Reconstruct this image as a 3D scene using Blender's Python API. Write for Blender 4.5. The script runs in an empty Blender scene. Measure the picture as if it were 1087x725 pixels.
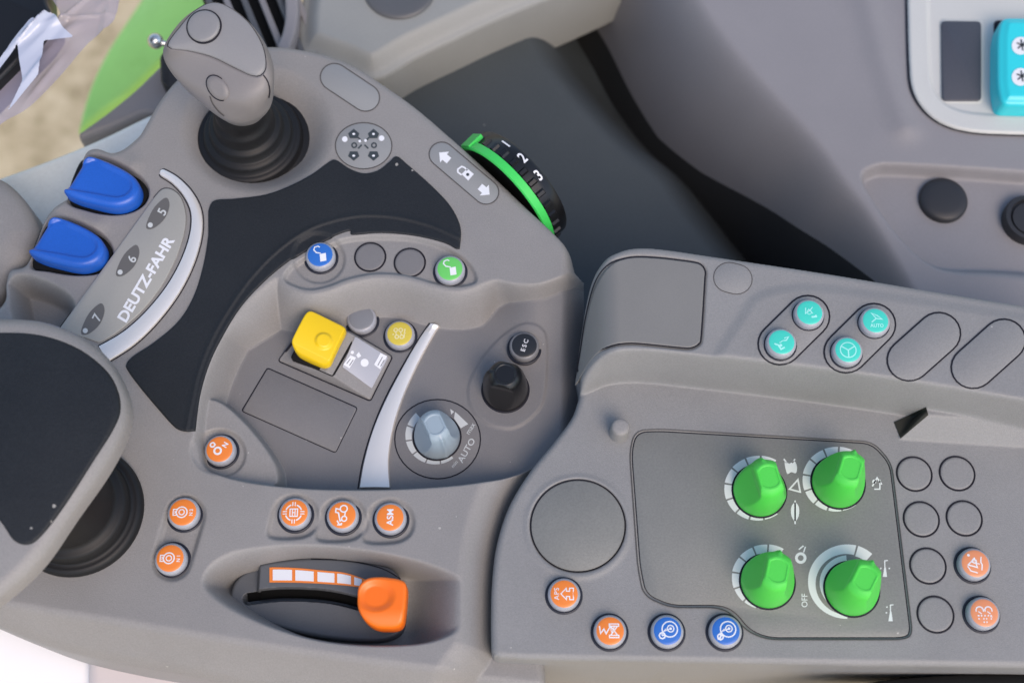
import bpy, math, random
import numpy as np
from mathutils import Vector, Matrix
from mathutils.bvhtree import BVHTree

random.seed(4)
SC = bpy.context.scene
COL = SC.collection
R = math.radians

# ------------------------------------------------------------------ camera model (mm), used to trace real outlines
F, CX, CY = 1493.0, 543.5, 362.5
TILT, DIST = R(20), 746.0
CT, ST = math.cos(TILT), math.sin(TILT)
C0 = np.array([0.0, -DIST * ST, DIST * CT])

def U(px, py, z=0.0):
    px = np.asarray(px, float); py = np.asarray(py, float)
    dx = (px - CX) / F; dy = (CY - py) / F
    d1 = dy * CT + ST; d2 = dy * ST - CT
    t = (z - C0[2]) / d2
    return t * dx, C0[1] + t * d1

def P(pts, z=0.0):
    a = np.array([p[:2] for p in pts], float)
    zz = np.array([p[2] if len(p) > 2 else z for p in pts], float)
    x, y = U(a[:, 0], a[:, 1], zz)
    return np.stack([x, y], 1)

def cat(pts, n=8, closed=True):
    pts = [tuple(p) for p in pts]; out = []; m = len(pts)
    for i in range(m if closed else m - 1):
        g = (lambda k: np.array(pts[k % m], float)) if closed else (lambda k: np.array(pts[min(max(k, 0), m - 1)], float))
        p0, p1, p2, p3 = g(i - 1), g(i), g(i + 1), g(i + 2)
        for k in range(n):
            t = k / n
            out.append(tuple(0.5 * ((2 * p1) + (-p0 + p2) * t + (2 * p0 - 5 * p1 + 4 * p2 - p3) * t * t + (-p0 + 3 * p1 - 3 * p2 + p3) * t ** 3)))
    if not closed: out.append(tuple(pts[-1]))
    return out

def rnd(pts, r, n=6):
    out = []; m = len(pts)
    for i in range(m):
        p = np.array(pts[i], float); a = np.array(pts[i - 1], float); b = np.array(pts[(i + 1) % m], float)
        la = np.linalg.norm(a - p); lb = np.linalg.norm(b - p)
        ca = p + (a - p) / la * min(r, la * .48); cb = p + (b - p) / lb * min(r, lb * .48)
        for k in range(n + 1):
            t = k / n
            out.append(tuple((1 - t) ** 2 * ca + 2 * t * (1 - t) * p + t * t * cb))
    return out

def ell(cx, cy, rx, ry=None, n=40, rot=0):
    ry = rx if ry is None else ry; o = []
    for k in range(n):
        a = 2 * math.pi * k / n; x, y = rx * math.cos(a), ry * math.sin(a)
        o.append((cx + x * math.cos(rot) - y * math.sin(rot), cy + x * math.sin(rot) + y * math.cos(rot)))
    return o

def stadium(x0, y0, x1, y1, r, n=12, sy=0.96):
    a = math.atan2(y1 - y0, x1 - x0); o = []
    for k in range(n + 1):
        t = a - math.pi / 2 + math.pi * k / n
        o.append((x1 + r * math.cos(t), y1 + r * sy * math.sin(t)))
    for k in range(n + 1):
        t = a + math.pi / 2 + math.pi * k / n
        o.append((x0 + r * math.cos(t), y0 + r * sy * math.sin(t)))
    return o

def S01(t):
    t = np.clip(t, 0, 1); return t * t * (3 - 2 * t)

def sdf(poly, X, Y):
    sh = X.shape; x = X.ravel().astype(np.float32); y = Y.ravel().astype(np.float32)
    d2 = np.full(x.shape, 1e12, np.float32); ins = np.zeros(x.shape, bool)
    n = len(poly)
    for i in range(n):
        a = poly[i]; b = poly[(i + 1) % n]
        ex, ey = float(b[0] - a[0]), float(b[1] - a[1]); ee = ex * ex + ey * ey
        if ee < 1e-9: continue
        wx = x - np.float32(a[0]); wy = y - np.float32(a[1])
        t = np.clip((wx * np.float32(ex) + wy * np.float32(ey)) / np.float32(ee), 0, 1)
        qx = wx - t * np.float32(ex); qy = wy - t * np.float32(ey)
        np.minimum(d2, qx * qx + qy * qy, out=d2)
        if abs(ey) > 1e-9:
            c = (a[1] <= y) != (b[1] <= y)
            ins ^= c & (x < a[0] + (y - a[1]) / ey * ex)
    d = np.sqrt(d2); d[~ins] *= -1
    return d.reshape(sh).astype(float)

# ------------------------------------------------------------------ materials
def mat(name, col, rough=.5, grain=0.0, gscale=2600., var=0.0, dust=0.0, metal=0.0, spec=.5, trans=0.0, coat=0.0, sss=0.0, alpha=1.0, emit=None):
    m = bpy.data.materials.new(name); m.use_nodes = True
    nt = m.node_tree; b = nt.nodes['Principled BSDF']
    c = (*col, 1.0)
    b.inputs['Base Color'].default_value = c
    b.inputs['Roughness'].default_value = rough
    b.inputs['Metallic'].default_value = metal
    b.inputs['Specular IOR Level'].default_value = spec
    b.inputs['Transmission Weight'].default_value = trans
    b.inputs['Coat Weight'].default_value = coat
    b.inputs['Alpha'].default_value = alpha
    if sss: 
        b.inputs['Subsurface Weight'].default_value = sss
        b.inputs['Subsurface Scale'].default_value = .002
        b.inputs['Subsurface Radius'].default_value = (1, 1, 1)
    tc = nt.nodes.new('ShaderNodeTexCoord'); geo = nt.nodes.new('ShaderNodeNewGeometry')
    pos = geo.outputs['Position']
    last = None
    if var:
        n1 = nt.nodes.new('ShaderNodeTexNoise'); n1.inputs['Scale'].default_value = 22; n1.inputs['Detail'].default_value = 6
        n1.inputs['Roughness'].default_value = .62
        nt.links.new(pos, n1.inputs['Vector'])
        mr = nt.nodes.new('ShaderNodeMapRange'); mr.inputs['From Min'].default_value = .3; mr.inputs['From Max'].default_value = .7
        mr.inputs['To Min'].default_value = 1 - var; mr.inputs['To Max'].default_value = 1 + var
        nt.links.new(n1.outputs['Fac'], mr.inputs['Value'])
        mx = nt.nodes.new('ShaderNodeMix'); mx.data_type = 'RGBA'; mx.blend_type = 'MULTIPLY'
        mx.inputs['Factor'].default_value = 1; mx.inputs['A'].default_value = c
        nt.links.new(mr.outputs['Result'], mx.inputs['B'])
        last = mx.outputs['Result']
        rr = nt.nodes.new('ShaderNodeMapRange'); rr.inputs['From Min'].default_value = .3; rr.inputs['From Max'].default_value = .7
        rr.inputs['To Min'].default_value = rough - .05; rr.inputs['To Max'].default_value = rough + .06
        nt.links.new(n1.outputs['Fac'], rr.inputs['Value']); nt.links.new(rr.outputs['Result'], b.inputs['Roughness'])
    if grain and var:
        # fine moulded speckle of the plastic itself
        n3 = nt.nodes.new('ShaderNodeTexNoise'); n3.inputs['Scale'].default_value = gscale * .6; n3.inputs['Detail'].default_value = 2
        nt.links.new(pos, n3.inputs['Vector'])
        mr3 = nt.nodes.new('ShaderNodeMapRange'); mr3.inputs['From Min'].default_value = .3; mr3.inputs['From Max'].default_value = .7
        mr3.inputs['To Min'].default_value = 1 - var * 1.2; mr3.inputs['To Max'].default_value = 1 + var * 1.2
        nt.links.new(n3.outputs['Fac'], mr3.inputs['Value'])
        mx3 = nt.nodes.new('ShaderNodeMix'); mx3.data_type = 'RGBA'; mx3.blend_type = 'MULTIPLY'; mx3.inputs['Factor'].default_value = 1
        if last: nt.links.new(last, mx3.inputs['A'])
        else: mx3.inputs['A'].default_value = c
        nt.links.new(mr3.outputs['Result'], mx3.inputs['B']); last = mx3.outputs['Result']
    if dust:
        v = nt.nodes.new('ShaderNodeTexVoronoi'); v.inputs['Scale'].default_value = 110
        nt.links.new(pos, v.inputs['Vector'])
        n2 = nt.nodes.new('ShaderNodeTexNoise'); n2.inputs['Scale'].default_value = 900; nt.links.new(pos, n2.inputs['Vector'])
        sep = nt.nodes.new('ShaderNodeSeparateColor'); nt.links.new(v.outputs['Color'], sep.inputs['Color'])
        thr = nt.nodes.new('ShaderNodeMath'); thr.operation = 'MULTIPLY_ADD'
        thr.inputs[1].default_value = .26; thr.inputs[2].default_value = .26 * (dust - 1)
        nt.links.new(sep.outputs['Red'], thr.inputs[0])
        add = nt.nodes.new('ShaderNodeMath'); add.operation = 'MULTIPLY_ADD'; add.inputs[1].default_value = .12; add.inputs[2].default_value = -.06
        nt.links.new(n2.outputs['Fac'], add.inputs[0])
        su = nt.nodes.new('ShaderNodeMath'); su.operation = 'ADD'
        nt.links.new(v.outputs['Distance'], su.inputs[0]); nt.links.new(add.outputs[0], su.inputs[1])
        lt = nt.nodes.new('ShaderNodeMath'); lt.operation = 'LESS_THAN'
        nt.links.new(su.outputs[0], lt.inputs[0]); nt.links.new(thr.outputs[0], lt.inputs[1])
        sc = nt.nodes.new('ShaderNodeMath'); sc.operation = 'MULTIPLY'; sc.inputs[1].default_value = .55
        nt.links.new(lt.outputs[0], sc.inputs[0])
        mx2 = nt.nodes.new('ShaderNodeMix'); mx2.data_type = 'RGBA'
        nt.links.new(sc.outputs[0], mx2.inputs['Factor'])
        if last: nt.links.new(last, mx2.inputs['A'])
        else: mx2.inputs['A'].default_value = c
        mx2.inputs['B'].default_value = (.55, .53, .48, 1)
        last = mx2.outputs['Result']
    if last: nt.links.new(last, b.inputs['Base Color'])
    if grain:
        n = nt.nodes.new('ShaderNodeTexNoise'); n.inputs['Scale'].default_value = gscale; n.inputs['Detail'].default_value = 2
        nt.links.new(pos, n.inputs['Vector'])
        bp = nt.nodes.new('ShaderNodeBump'); bp.inputs['Strength'].default_value = grain; bp.inputs['Distance'].default_value = .0002
        nt.links.new(n.outputs['Fac'], bp.inputs['Height']); nt.links.new(bp.outputs['Normal'], b.inputs['Normal'])
    if emit:
        b.inputs['Emission Color'].default_value = (*emit, 1)
    return m

M = dict(
    body=mat('taupe_plastic', (.243, .235, .223), .48, .95, 1900, .055, .26),
    panel=mat('grey_plastic', (.233, .232, .224), .48, .95, 1900, .055, .26),
    floor=mat('recess_plastic', (.176, .172, .170), .48, .95, 2400, .04, .22),
    plate=mat('satin_plate', (.192, .195, .178), .38, .55, 1500, .06, .34),
    plate_lid=mat('lid_plastic', (.190, .188, .175), .42, .30, 2400, .03, .10),
    sticker=mat('sticker_film', (.255, .262, .258), .34, .1, 2400, .02, .12),
    emblem=mat('emblem_plate', (.31, .31, .285), .40, .1, 2400, .02, .08),
    emblem_dark=mat('emblem_badge', (.115, .112, .105), .45),
    pad=mat('charcoal_rubber', (.0125, .015, .018), .58, .9, 1300, .12, .40, spec=.32),
    rubber=mat('black_rubber', (.0065, .0065, .007), .52, .2, 2000, spec=.34),
    knobblack=mat('black_knob_plastic', (.007, .007, .0075), .30, .1, 2400),
    notch=mat('notch_shade', (.022, .023, .018), .6, spec=.2),
    seam=mat('seam_rubber', (.012, .012, .018), .6, spec=.2),
    ring=mat('bezel_rubber', (.010, .012, .022), .45),
    hairline=mat('hairline_seam', (.075, .072, .07), .6, spec=.2),
    cap=mat('translucent_cap', (.34, .35, .375), .30, sss=.25),
    cap_grey=mat('grey_cap', (.20, .205, .215), .35),
    cap_white=mat('cream_plastic', (.52, .53, .50), .40, .1, 2400, .02),
    label=mat('label_film', (.42, .43, .46), .35),
    orange=mat('orange_face', (.78, .215, .030), .38),
    orange_pale=mat('pale_orange_face', (.72, .27, .12), .38),
    blue=mat('blue_face', (.025, .145, .50), .36),
    green_face=mat('green_face', (.14, .56, .12), .36),
    yellow_face=mat('yellow_face', (.62, .50, .06), .38),
    cyan=mat('cyan_face', (.055, .60, .47), .36),
    black_face=mat('black_face', (.015, .017, .020), .40),
    white=mat('white_print', (.74, .76, .78), .5),
    print_grey=mat('grey_print', (.52, .55, .54), .5),
    scale_white=mat('scale_print', (.66, .69, .67), .5),
    print_dark=mat('dark_print', (.035, .045, .05), .5),
    print_yellow=mat('pale_print', (.72, .66, .34), .5),
    print_teal=mat('pale_teal_print', (.35, .80, .72), .5),
    green=mat('green_knob_plastic', (.075, .60, .065), .42, .1, 2400, .02, .04, sss=.12),
    green_ring=mat('green_ring_plastic', (.05, .60, .10), .40),
    lightblue=mat('pale_blue_knob_plastic', (.30, .375, .42), .36, sss=.2),
    lever=mat('blue_lever_plastic', (.012, .10, .48), .36, .25, 2000, .05),
    lever_orange=mat('orange_lever_plastic', (.88, .165, .006), .36, .1, 2000),
    yellow=mat('yellow_cap_plastic', (.80, .54, .004), .34, .1, 2000),
    silver=mat('brushed_silver', (.93, .88, .80), .24, .12, 2400, .0, metal=.55),
    quad=mat('quadrant_plastic', (.095, .100, .105), .45, .3, 2400, .04, .1),
    black=mat('black_slot', (.006, .006, .006), .6, spec=.2),
    grip=mat('grip_plastic', (.198, .186, .180), .48, .25, 2200, .02),
    griptop=mat('grip_top_plastic', (.225, .224, .224), .45, .2, 2200, .02),
    trim=mat('side_trim_plastic', (.230, .225, .232), .55, .4, 1800, .03, .08),
    trim_light=mat('pillar_plastic', (.27, .28, .265), .55, .4, 1800, .03),
    crevice_shade=mat('crevice_shade_black', (.032, .033, .034), .65, .3, 1200, .05, spec=.25),
    liner=mat('dark_floor_plastic', (.054, .065, .070), .62, .5, 1200, .06, .12, spec=.35),
    cap_dark=mat('dark_cap_plastic', (.020, .021, .024), .5, .2, 1500),
    blank=mat('blank_cover_plastic', (.055, .060, .075), .5, .3, 1500, .05),
    teal=mat('turquoise_rocker', (.03, .60, .66), .32),
    sill=mat('sill_paint', (.80, .86, .84), .45, .1, 900, .03),
    white_paint=mat('white_paint', (.92, .91, .90), .5, 0, 900, .02),
    pink_paint=mat('pale_post', (.62, .56, .54), .5, 0, 900, .02),
    fender=mat('green_fender_paint', (.46, .86, .20), .30, 0, 900, .06),
    steel=mat('steel', (.6, .62, .62), .25, metal=.9),
)

# ------------------------------------------------------------------ object helpers (geometry in mm, scene in metres)
WM = {}
def link(name, me, parent, W, label=None, kind=None):
    o = bpy.data.objects.new(name, me); COL.objects.link(o)
    WM[o] = W
    if parent is not None:
        o.parent = parent; o.matrix_basis = WM[parent].inverted() @ W
    else:
        o.matrix_basis = W
    if label: o['label'] = label
    if kind: o['kind'] = kind
    return o

def thing(name, label, cat_, loc, group=None):
    W = Matrix.Translation(Vector(loc) * .001)
    o = link(name, None, None, W, label); o['category'] = cat_
    o.empty_display_size = .02
    if group: o['group'] = group
    return o

def top(o, label, cat_, group=None):
    o['label'] = label; o['category'] = cat_
    if group: o['group'] = group
    return o

def raw_mesh(name, V, faces, mats, midx=None, sharp=None, smooth=True):
    me = bpy.data.meshes.new(name)
    me.from_pydata([tuple(v) for v in (np.asarray(V, float) * .001)], [], faces)
    for m in (mats if isinstance(mats, (list, tuple)) else [mats]): me.materials.append(m)
    if midx is not None: me.polygons.foreach_set('material_index', np.array(midx, np.int32))
    me.polygons.foreach_set('use_smooth', np.full(len(me.polygons), smooth, bool))
    me.update()
    if sharp is not None and smooth: me.set_sharp_from_angle(angle=R(sharp))
    return me

def obj_world(name, V, faces, mats, parent, label=None, midx=None, sharp=None, smooth=True, kind=None):
    V = np.asarray(V, float)
    c = np.array([(V[:, 0].min() + V[:, 0].max()) / 2, (V[:, 1].min() + V[:, 1].max()) / 2, V[:, 2].min()])
    me = raw_mesh(name, V - c, faces, mats, midx, sharp, smooth)
    return link(name, me, parent, Matrix.Translation(Vector(c) * .001), label, kind)

def obj_local(name, V, faces, mats, parent, W, label=None, midx=None, sharp=None, smooth=True):
    me = raw_mesh(name, V, faces, mats, midx, sharp, smooth)
    return link(name, me, parent, W, label)

def blur2(Z, it=1):
    for _ in range(it):
        A = np.pad(Z, 1, mode='edge'); Z = (A[:-2, 1:-1] + 2 * A[1:-1, 1:-1] + A[2:, 1:-1]) / 4
        A = np.pad(Z, 1, mode='edge'); Z = (A[1:-1, :-2] + 2 * A[1:-1, 1:-1] + A[1:-1, 2:]) / 4
    return Z

def snap(X, Y, D, step):
    """keep the cells inside D>0 and pull the border vertices exactly onto the outline"""
    keep = D > -.5 * step
    kf = keep[:-1, :-1] & keep[1:, :-1] & keep[:-1, 1:] & keep[1:, 1:]
    cnt = np.zeros(D.shape, int); use = np.zeros(D.shape, bool)
    for a, b in ((slice(0, -1), slice(0, -1)), (slice(1, None), slice(0, -1)), (slice(0, -1), slice(1, None)), (slice(1, None), slice(1, None))):
        cnt[a, b] += kf; use[a, b] |= kf
    bd = use & (cnt < 4)
    bd[0, :] = bd[-1, :] = False; bd[:, 0] = bd[:, -1] = False
    gy, gx = np.gradient(D, step); g2 = np.maximum(np.hypot(gx, gy), .3)
    mv = np.where(bd, np.clip(D, -step, 1.6 * step), 0)
    X = X - mv * gx / g2; Y = Y - mv * gy / g2
    D = np.where(bd, 0, D)
    return X, Y, D, use, kf

def grid_mesh(name, X, Y, Z, m, parent, label=None, kind=None, kf=None, wall=0.0, sharp=None):
    ny, nx = X.shape
    if kf is None: kf = np.ones((ny - 1, nx - 1), bool)
    idx = np.arange(nx * ny).reshape(ny, nx)
    q = np.stack([idx[:-1, :-1][kf], idx[:-1, 1:][kf], idx[1:, 1:][kf], idx[1:, :-1][kf]], 1)
    used = np.unique(q); remap = np.full(nx * ny, -1); remap[used] = np.arange(len(used)); q = remap[q]
    V = np.stack([X.ravel()[used], Y.ravel()[used], Z.ravel()[used]], 1)
    if wall > 0:
        e = np.concatenate([q[:, [0, 1]], q[:, [1, 2]], q[:, [2, 3]], q[:, [3, 0]]])
        key = np.sort(e, 1); key = key[:, 0].astype(np.int64) * len(V) + key[:, 1]
        u, inv, c_ = np.unique(key, return_inverse=True, return_counts=True)
        be = e[c_[inv] == 1]
        bv = np.unique(be); low = np.full(len(V), -1); low[bv] = len(V) + np.arange(len(bv))
        W_ = V[bv].copy(); W_[:, 2] -= wall
        q = np.concatenate([q, np.stack([be[:, 1], be[:, 0], low[be[:, 0]], low[be[:, 1]]], 1)]); V = np.concatenate([V, W_])
    c = np.array([(V[:, 0].min() + V[:, 0].max()) / 2, (V[:, 1].min() + V[:, 1].max()) / 2, V[:, 2].min()])
    me = bpy.data.meshes.new(name)
    me.vertices.add(len(V)); me.vertices.foreach_set('co', ((V - c) * .001).astype(np.float32).ravel())
    me.loops.add(q.size); me.loops.foreach_set('vertex_index', q.astype(np.int32).ravel())
    me.polygons.add(len(q)); me.polygons.foreach_set('loop_start', np.arange(0, q.size, 4, dtype=np.int32))
    me.polygons.foreach_set('use_smooth', np.ones(len(q), bool))
    me.materials.append(m)
    me.update(calc_edges=True)
    if sharp: me.set_sharp_from_angle(angle=R(sharp))
    return link(name, me, parent, Matrix.Translation(Vector(c) * .001), label, kind)

def flatS(z): return lambda a, b_, f=0: np.stack([*U(a, b_, z + f), np.full(np.shape(a), z + f)], -1)

class HF:
    def __init__(s, x0, x1, y0, y1, step, z0=0.0):
        s.x0, s.y0, s.st = x0, y0, step
        s.xs = np.arange(x0, x1, step); s.ys = np.arange(y0, y1, step)
        s.X, s.Y = np.meshgrid(s.xs, s.ys); s.Z = np.full(s.X.shape, float(z0))
    def sd(s, poly, m=25.0):
        lo = poly.min(0) - m; hi = poly.max(0) + m
        i0 = max(0, int((lo[0] - s.x0) / s.st)); i1 = min(len(s.xs), int((hi[0] - s.x0) / s.st) + 2)
        j0 = max(0, int((lo[1] - s.y0) / s.st)); j1 = min(len(s.ys), int((hi[1] - s.y0) / s.st) + 2)
        D = np.full(s.X.shape, -float(m))
        if i1 > i0 and j1 > j0:
            D[j0:j1, i0:i1] = np.maximum(sdf(poly, s.X[j0:j1, i0:i1], s.Y[j0:j1, i0:i1]), -m)
        return D
    def H(s, x, y):
        x = np.asarray(x, float); y = np.asarray(y, float)
        u = np.clip((x - s.x0) / s.st, 0, len(s.xs) - 1.001); v = np.clip((y - s.y0) / s.st, 0, len(s.ys) - 1.001)
        i = u.astype(int); j = v.astype(int); a = u - i; b = v - j
        Z = s.Z
        return Z[j, i] * (1 - a) * (1 - b) + Z[j, i + 1] * a * (1 - b) + Z[j + 1, i] * (1 - a) * b + Z[j + 1, i + 1] * a * b
    def S(s, px, py, off=0.0):
        px = np.asarray(px, float); py = np.asarray(py, float); z = np.zeros(px.shape)
        for _ in range(24):
            x, y = U(px, py, z + off); z = .4 * z + .6 * s.H(x, y)
        x, y = U(px, py, z + off)
        return np.stack([x, y, z + off], -1)
    def N(s, x, y, e=5.0):
        gx = (s.H(x + e, y) - s.H(x - e, y)) / (2 * e); gy = (s.H(x, y + e) - s.H(x, y - e)) / (2 * e)
        return Vector((-gx, -gy, 1)).normalized()
    def pocket(s, poly, depth, w):
        d = s.sd(poly); s.Z -= depth * S01(d / w)
    def finish(s, name, outline, r, wall, m, parent, label=None, bl=2):
        """blur the sculpted heights, round the outer rim by r and close it with a wall"""
        s.Z = blur2(s.Z, bl)
        D = s.sd(outline, 30.)
        X, Y, D, use, kf = snap(s.X, s.Y, D, s.st)
        t = np.clip(r - D, 0, r); s.Z = s.Z - np.where(D > -2 * s.st, r - np.sqrt(np.maximum(r * r - t * t, 0)), r)
        return grid_mesh(name, X, Y, s.Z, m, parent, label, None, kf, wall, 60)

def relief(name, pts, z, topf, r, m, parent, label=None, step=.5, wall=12., kind=None):
    """A solid moulded pad: outline traced at height z, top surface topf(X,Y,d), rounded rim of radius r, wall below."""
    poly = P(pts, z)
    lo, hi = poly.min(0) - 3 * step, poly.max(0) + 3 * step
    h = HF(lo[0], hi[0], lo[1], hi[1], step)
    X, Y, d, use, kf = snap(h.X, h.Y, sdf(poly, h.X, h.Y), step)
    T = topf(X, Y, d) if callable(topf) else np.full(X.shape, float(topf))
    t = np.clip(r - d, 0, r)
    h.Z = T - (r - np.sqrt(np.maximum(r * r - t * t, 0)))
    o = grid_mesh(name, X, Y, h.Z, m, parent, label, kind, kf, wall, 60)
    return o, h

def lathe(prof, n=64, mids=None):
    V = []; Fc = []; mi = []
    k = len(prof)
    for (r, z) in prof:
        for i in range(n):
            a = 2 * math.pi * i / n; V.append((r * math.cos(a), r * math.sin(a), z))
    for j in range(k - 1):
        for i in range(n):
            Fc.append((j * n + i, j * n + (i + 1) % n, (j + 1) * n + (i + 1) % n, (j + 1) * n + i)); mi.append(mids[j] if mids else 0)
    Fc.append(tuple(range((k - 1) * n, k * n))); mi.append(mids[-1] if mids else 0)
    return V, Fc, mi

def frame_at(p, n=None, spin=0.0):
    """World matrix at mm point p with local z along n."""
    n = Vector((0, 0, 1)) if n is None else Vector(n)
    q = Vector((0, 0, 1)).rotation_difference(n)
    return Matrix.Translation(Vector(p) * .001) @ q.to_matrix().to_4x4() @ Matrix.Rotation(spin, 4, 'Z')

# ------------------------------------------------------------------ flat printing (lines, glyphs) laid on real surfaces
_tx = {}
def text2d(body, bold=0.0, sp=1.0):
    key = (body, bold, sp)
    if key not in _tx:
        cu = bpy.data.curves.new('glyphs', 'FONT'); cu.body = body; cu.size = 1; cu.space_character = sp; cu.offset = bold; cu.fill_mode = 'FRONT'; cu.resolution_u = 4
        o = bpy.data.objects.new('glyphs', cu); COL.objects.link(o)
        dg = bpy.context.evaluated_depsgraph_get()
        me = bpy.data.meshes.new_from_object(o.evaluated_get(dg))
        V = np.array([v.co[:2] for v in me.vertices]); Fc = [tuple(p.vertices) for p in me.polygons]
        bpy.data.objects.remove(o); bpy.data.curves.remove(cu); bpy.data.meshes.remove(me)
        lo, hi = V.min(0), V.max(0)
        V = (V - (lo + hi) / 2) / (hi[1] - lo[1])
        _tx[key] = (V, Fc)
    return _tx[key]

class Ink:
    """2-D shapes; y up when flip=False (mm on a button), y down when flip=True (outline in traced units)."""
    def __init__(s, flip=False): s.V = []; s.F = []; s.fl = -1 if flip else 1
    def add(s, V, Fc):
        n = len(s.V); s.V += [tuple(v) for v in V]; s.F += [tuple(i + n for i in f) for f in Fc]
    def line(s, pts, w, closed=False):
        p = np.array(pts, float); n = len(p); L = []; Rr = []
        for i in range(n):
            a = p[(i - 1) % n] if (closed or i > 0) else p[i]; b = p[(i + 1) % n] if (closed or i < n - 1) else p[i]
            t1 = p[i] - a; t2 = b - p[i]
            l1 = np.linalg.norm(t1); l2 = np.linalg.norm(t2)
            t1 = t1 / l1 if l1 > 1e-9 else t2 / max(l2, 1e-9); t2 = t2 / l2 if l2 > 1e-9 else t1
            t = t1 + t2; lt = np.linalg.norm(t); t = t / lt if lt > 1e-6 else t1
            nn = np.array([-t[1], t[0]]); c = max(.45, abs(float(np.dot(nn, [-t1[1], t1[0]]))))
            L.append(p[i] + nn * w / 2 / c); Rr.append(p[i] - nn * w / 2 / c)
        Fc = [(i, i + 1, n + i + 1, n + i) for i in range(n - 1)]
        if closed: Fc.append((n - 1, 0, n, 2 * n - 1))
        s.add(L + Rr, Fc); return s
    def poly(s, pts): s.add(pts, [tuple(range(len(pts)))]); return s
    def disc(s, x, y, r, n=20): return s.poly(ell(x, y, r, r, n))
    def circ(s, x, y, r, w, n=28): return s.line(ell(x, y, r, r, n), w, True)
    def arc(s, x, y, r0, r1, a0, a1, n=10, sy=1.0):
        """ring segment, angles in degrees counter-clockwise as seen; r0/r1 may be (start,end) pairs"""
        V = []; r0 = r0 if isinstance(r0, tuple) else (r0, r0); r1 = r1 if isinstance(r1, tuple) else (r1, r1)
        for k in range(n + 1):
            t = k / n; a = R(a0 + (a1 - a0) * t); ra = r0[0] + (r0[1] - r0[0]) * t; rb = r1[0] + (r1[1] - r1[0]) * t
            V += [(x + ra * math.cos(a), y + s.fl * sy * ra * math.sin(a)), (x + rb * math.cos(a), y + s.fl * sy * rb * math.sin(a))]
        s.add(V, [(2 * i, 2 * i + 1, 2 * i + 3, 2 * i + 2) for i in range(n)]); return s
    def text(s, body, x, y, h, rot=0.0, bold=.02, sx=1.0, sp=1.0):
        V, Fc = text2d(body, bold, sp); c, sn = math.cos(R(rot)), math.sin(R(rot))
        out = []
        for v in V:
            a, b = v[0] * h * sx, v[1] * h
            out.append((x + a * c - b * sn, y + s.fl * (a * sn + b * c)))
        s.add(out, Fc); return s
    def rotate(s, deg):
        c, sn = math.cos(R(deg)), math.sin(R(deg)); s.V = [(x * c - y * sn, x * sn + y * c) for x, y in s.V]; return s
    def on_surface(s, name, m, parent, surf, off=.12, label=None):
        a = np.array(s.V); V = surf(a[:, 0], a[:, 1], off)
        return obj_world(name, V, s.F, m, parent, label, smooth=False)
    def on_button(s, name, m, parent, W, zf, scale=1.0):
        V = [(x * scale, y * scale, zf(math.hypot(x, y) * scale)) for x, y in s.V]
        return obj_local(name, V, s.F, m, parent, W, smooth=False)

def plate(name, pts, surf, h, m, parent, b=.4, label=None, base=1.0, sharp=40):
    """Solid flat plate following a surface: outline pts (traced), thickness h above the surface, bevel b."""
    a = np.array(pts, float)[:, :2]
    V0 = surf(a[:, 0], a[:, 1], h)
    ar = np.sum(V0[:, 0] * np.roll(V0[:, 1], -1) - np.roll(V0[:, 0], -1) * V0[:, 1])
    if ar < 0: V0 = V0[::-1]
    t = np.roll(V0, -1, 0) - np.roll(V0, 1, 0); t[:, 2] = 0
    t /= np.maximum(np.linalg.norm(t, axis=1, keepdims=True), 1e-9)
    nrm = np.stack([-t[:, 1], t[:, 0], 0 * t[:, 0]], 1)
    n = len(V0)
    r0 = V0.copy(); r0[:, 2] -= h + base
    r1 = V0.copy(); r1[:, 2] -= b
    r2 = V0 + nrm * b * .35; r2[:, 2] -= b * .3
    r3 = V0 + nrm * b
    V = np.concatenate([r0, r1, r2, r3])
    Fc = []
    for j in range(3):
        for i in range(n): Fc.append((j * n + i, j * n + (i + 1) % n, (j + 1) * n + (i + 1) % n, (j + 1) * n + i))
    Fc.append(tuple(range(3 * n, 4 * n)))
    return obj_world(name, V, Fc, m, parent, label, sharp=sharp)

def strip(name, A, B, surf, h, m, parent, b=.8, label=None, crown=.4):
    """bevelled metal strip between two traced edges A and B (same length)"""
    A = np.array(A, float); B = np.array(B, float); n = len(A)
    Ma = surf(A[:, 0], A[:, 1], 0); Mb = surf(B[:, 0], B[:, 1], 0)
    z = (Ma[:, 2] + Mb[:, 2]) / 2; Ma[:, 2] = z; Mb[:, 2] = z
    w = np.linalg.norm(Mb - Ma, axis=1, keepdims=True); f = np.minimum(b / w, .3)
    rows = []
    for t, dz in ((0 * f, -1.0), (0 * f, h - b * .8), (f * .35, h - b * .2), (f, h), (.5 + 0 * f, h + crown), (1 - f, h), (1 - f * .35, h - b * .2), (1 + 0 * f, h - b * .8), (1 + 0 * f, -1.0)):
        r_ = Ma + (Mb - Ma) * t; r_[:, 2] += dz; rows.append(r_)
    k = len(rows); V = np.concatenate(rows); Fc = []
    for j in range(k - 1):
        for i in range(n - 1): Fc.append((j * n + i, j * n + i + 1, (j + 1) * n + i + 1, (j + 1) * n + i))
    Fc.append(tuple(j * n for j in range(k))); Fc.append(tuple(j * n + n - 1 for j in range(k))[::-1])
    return obj_world(name, V, Fc, m, parent, label, sharp=35)

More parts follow.
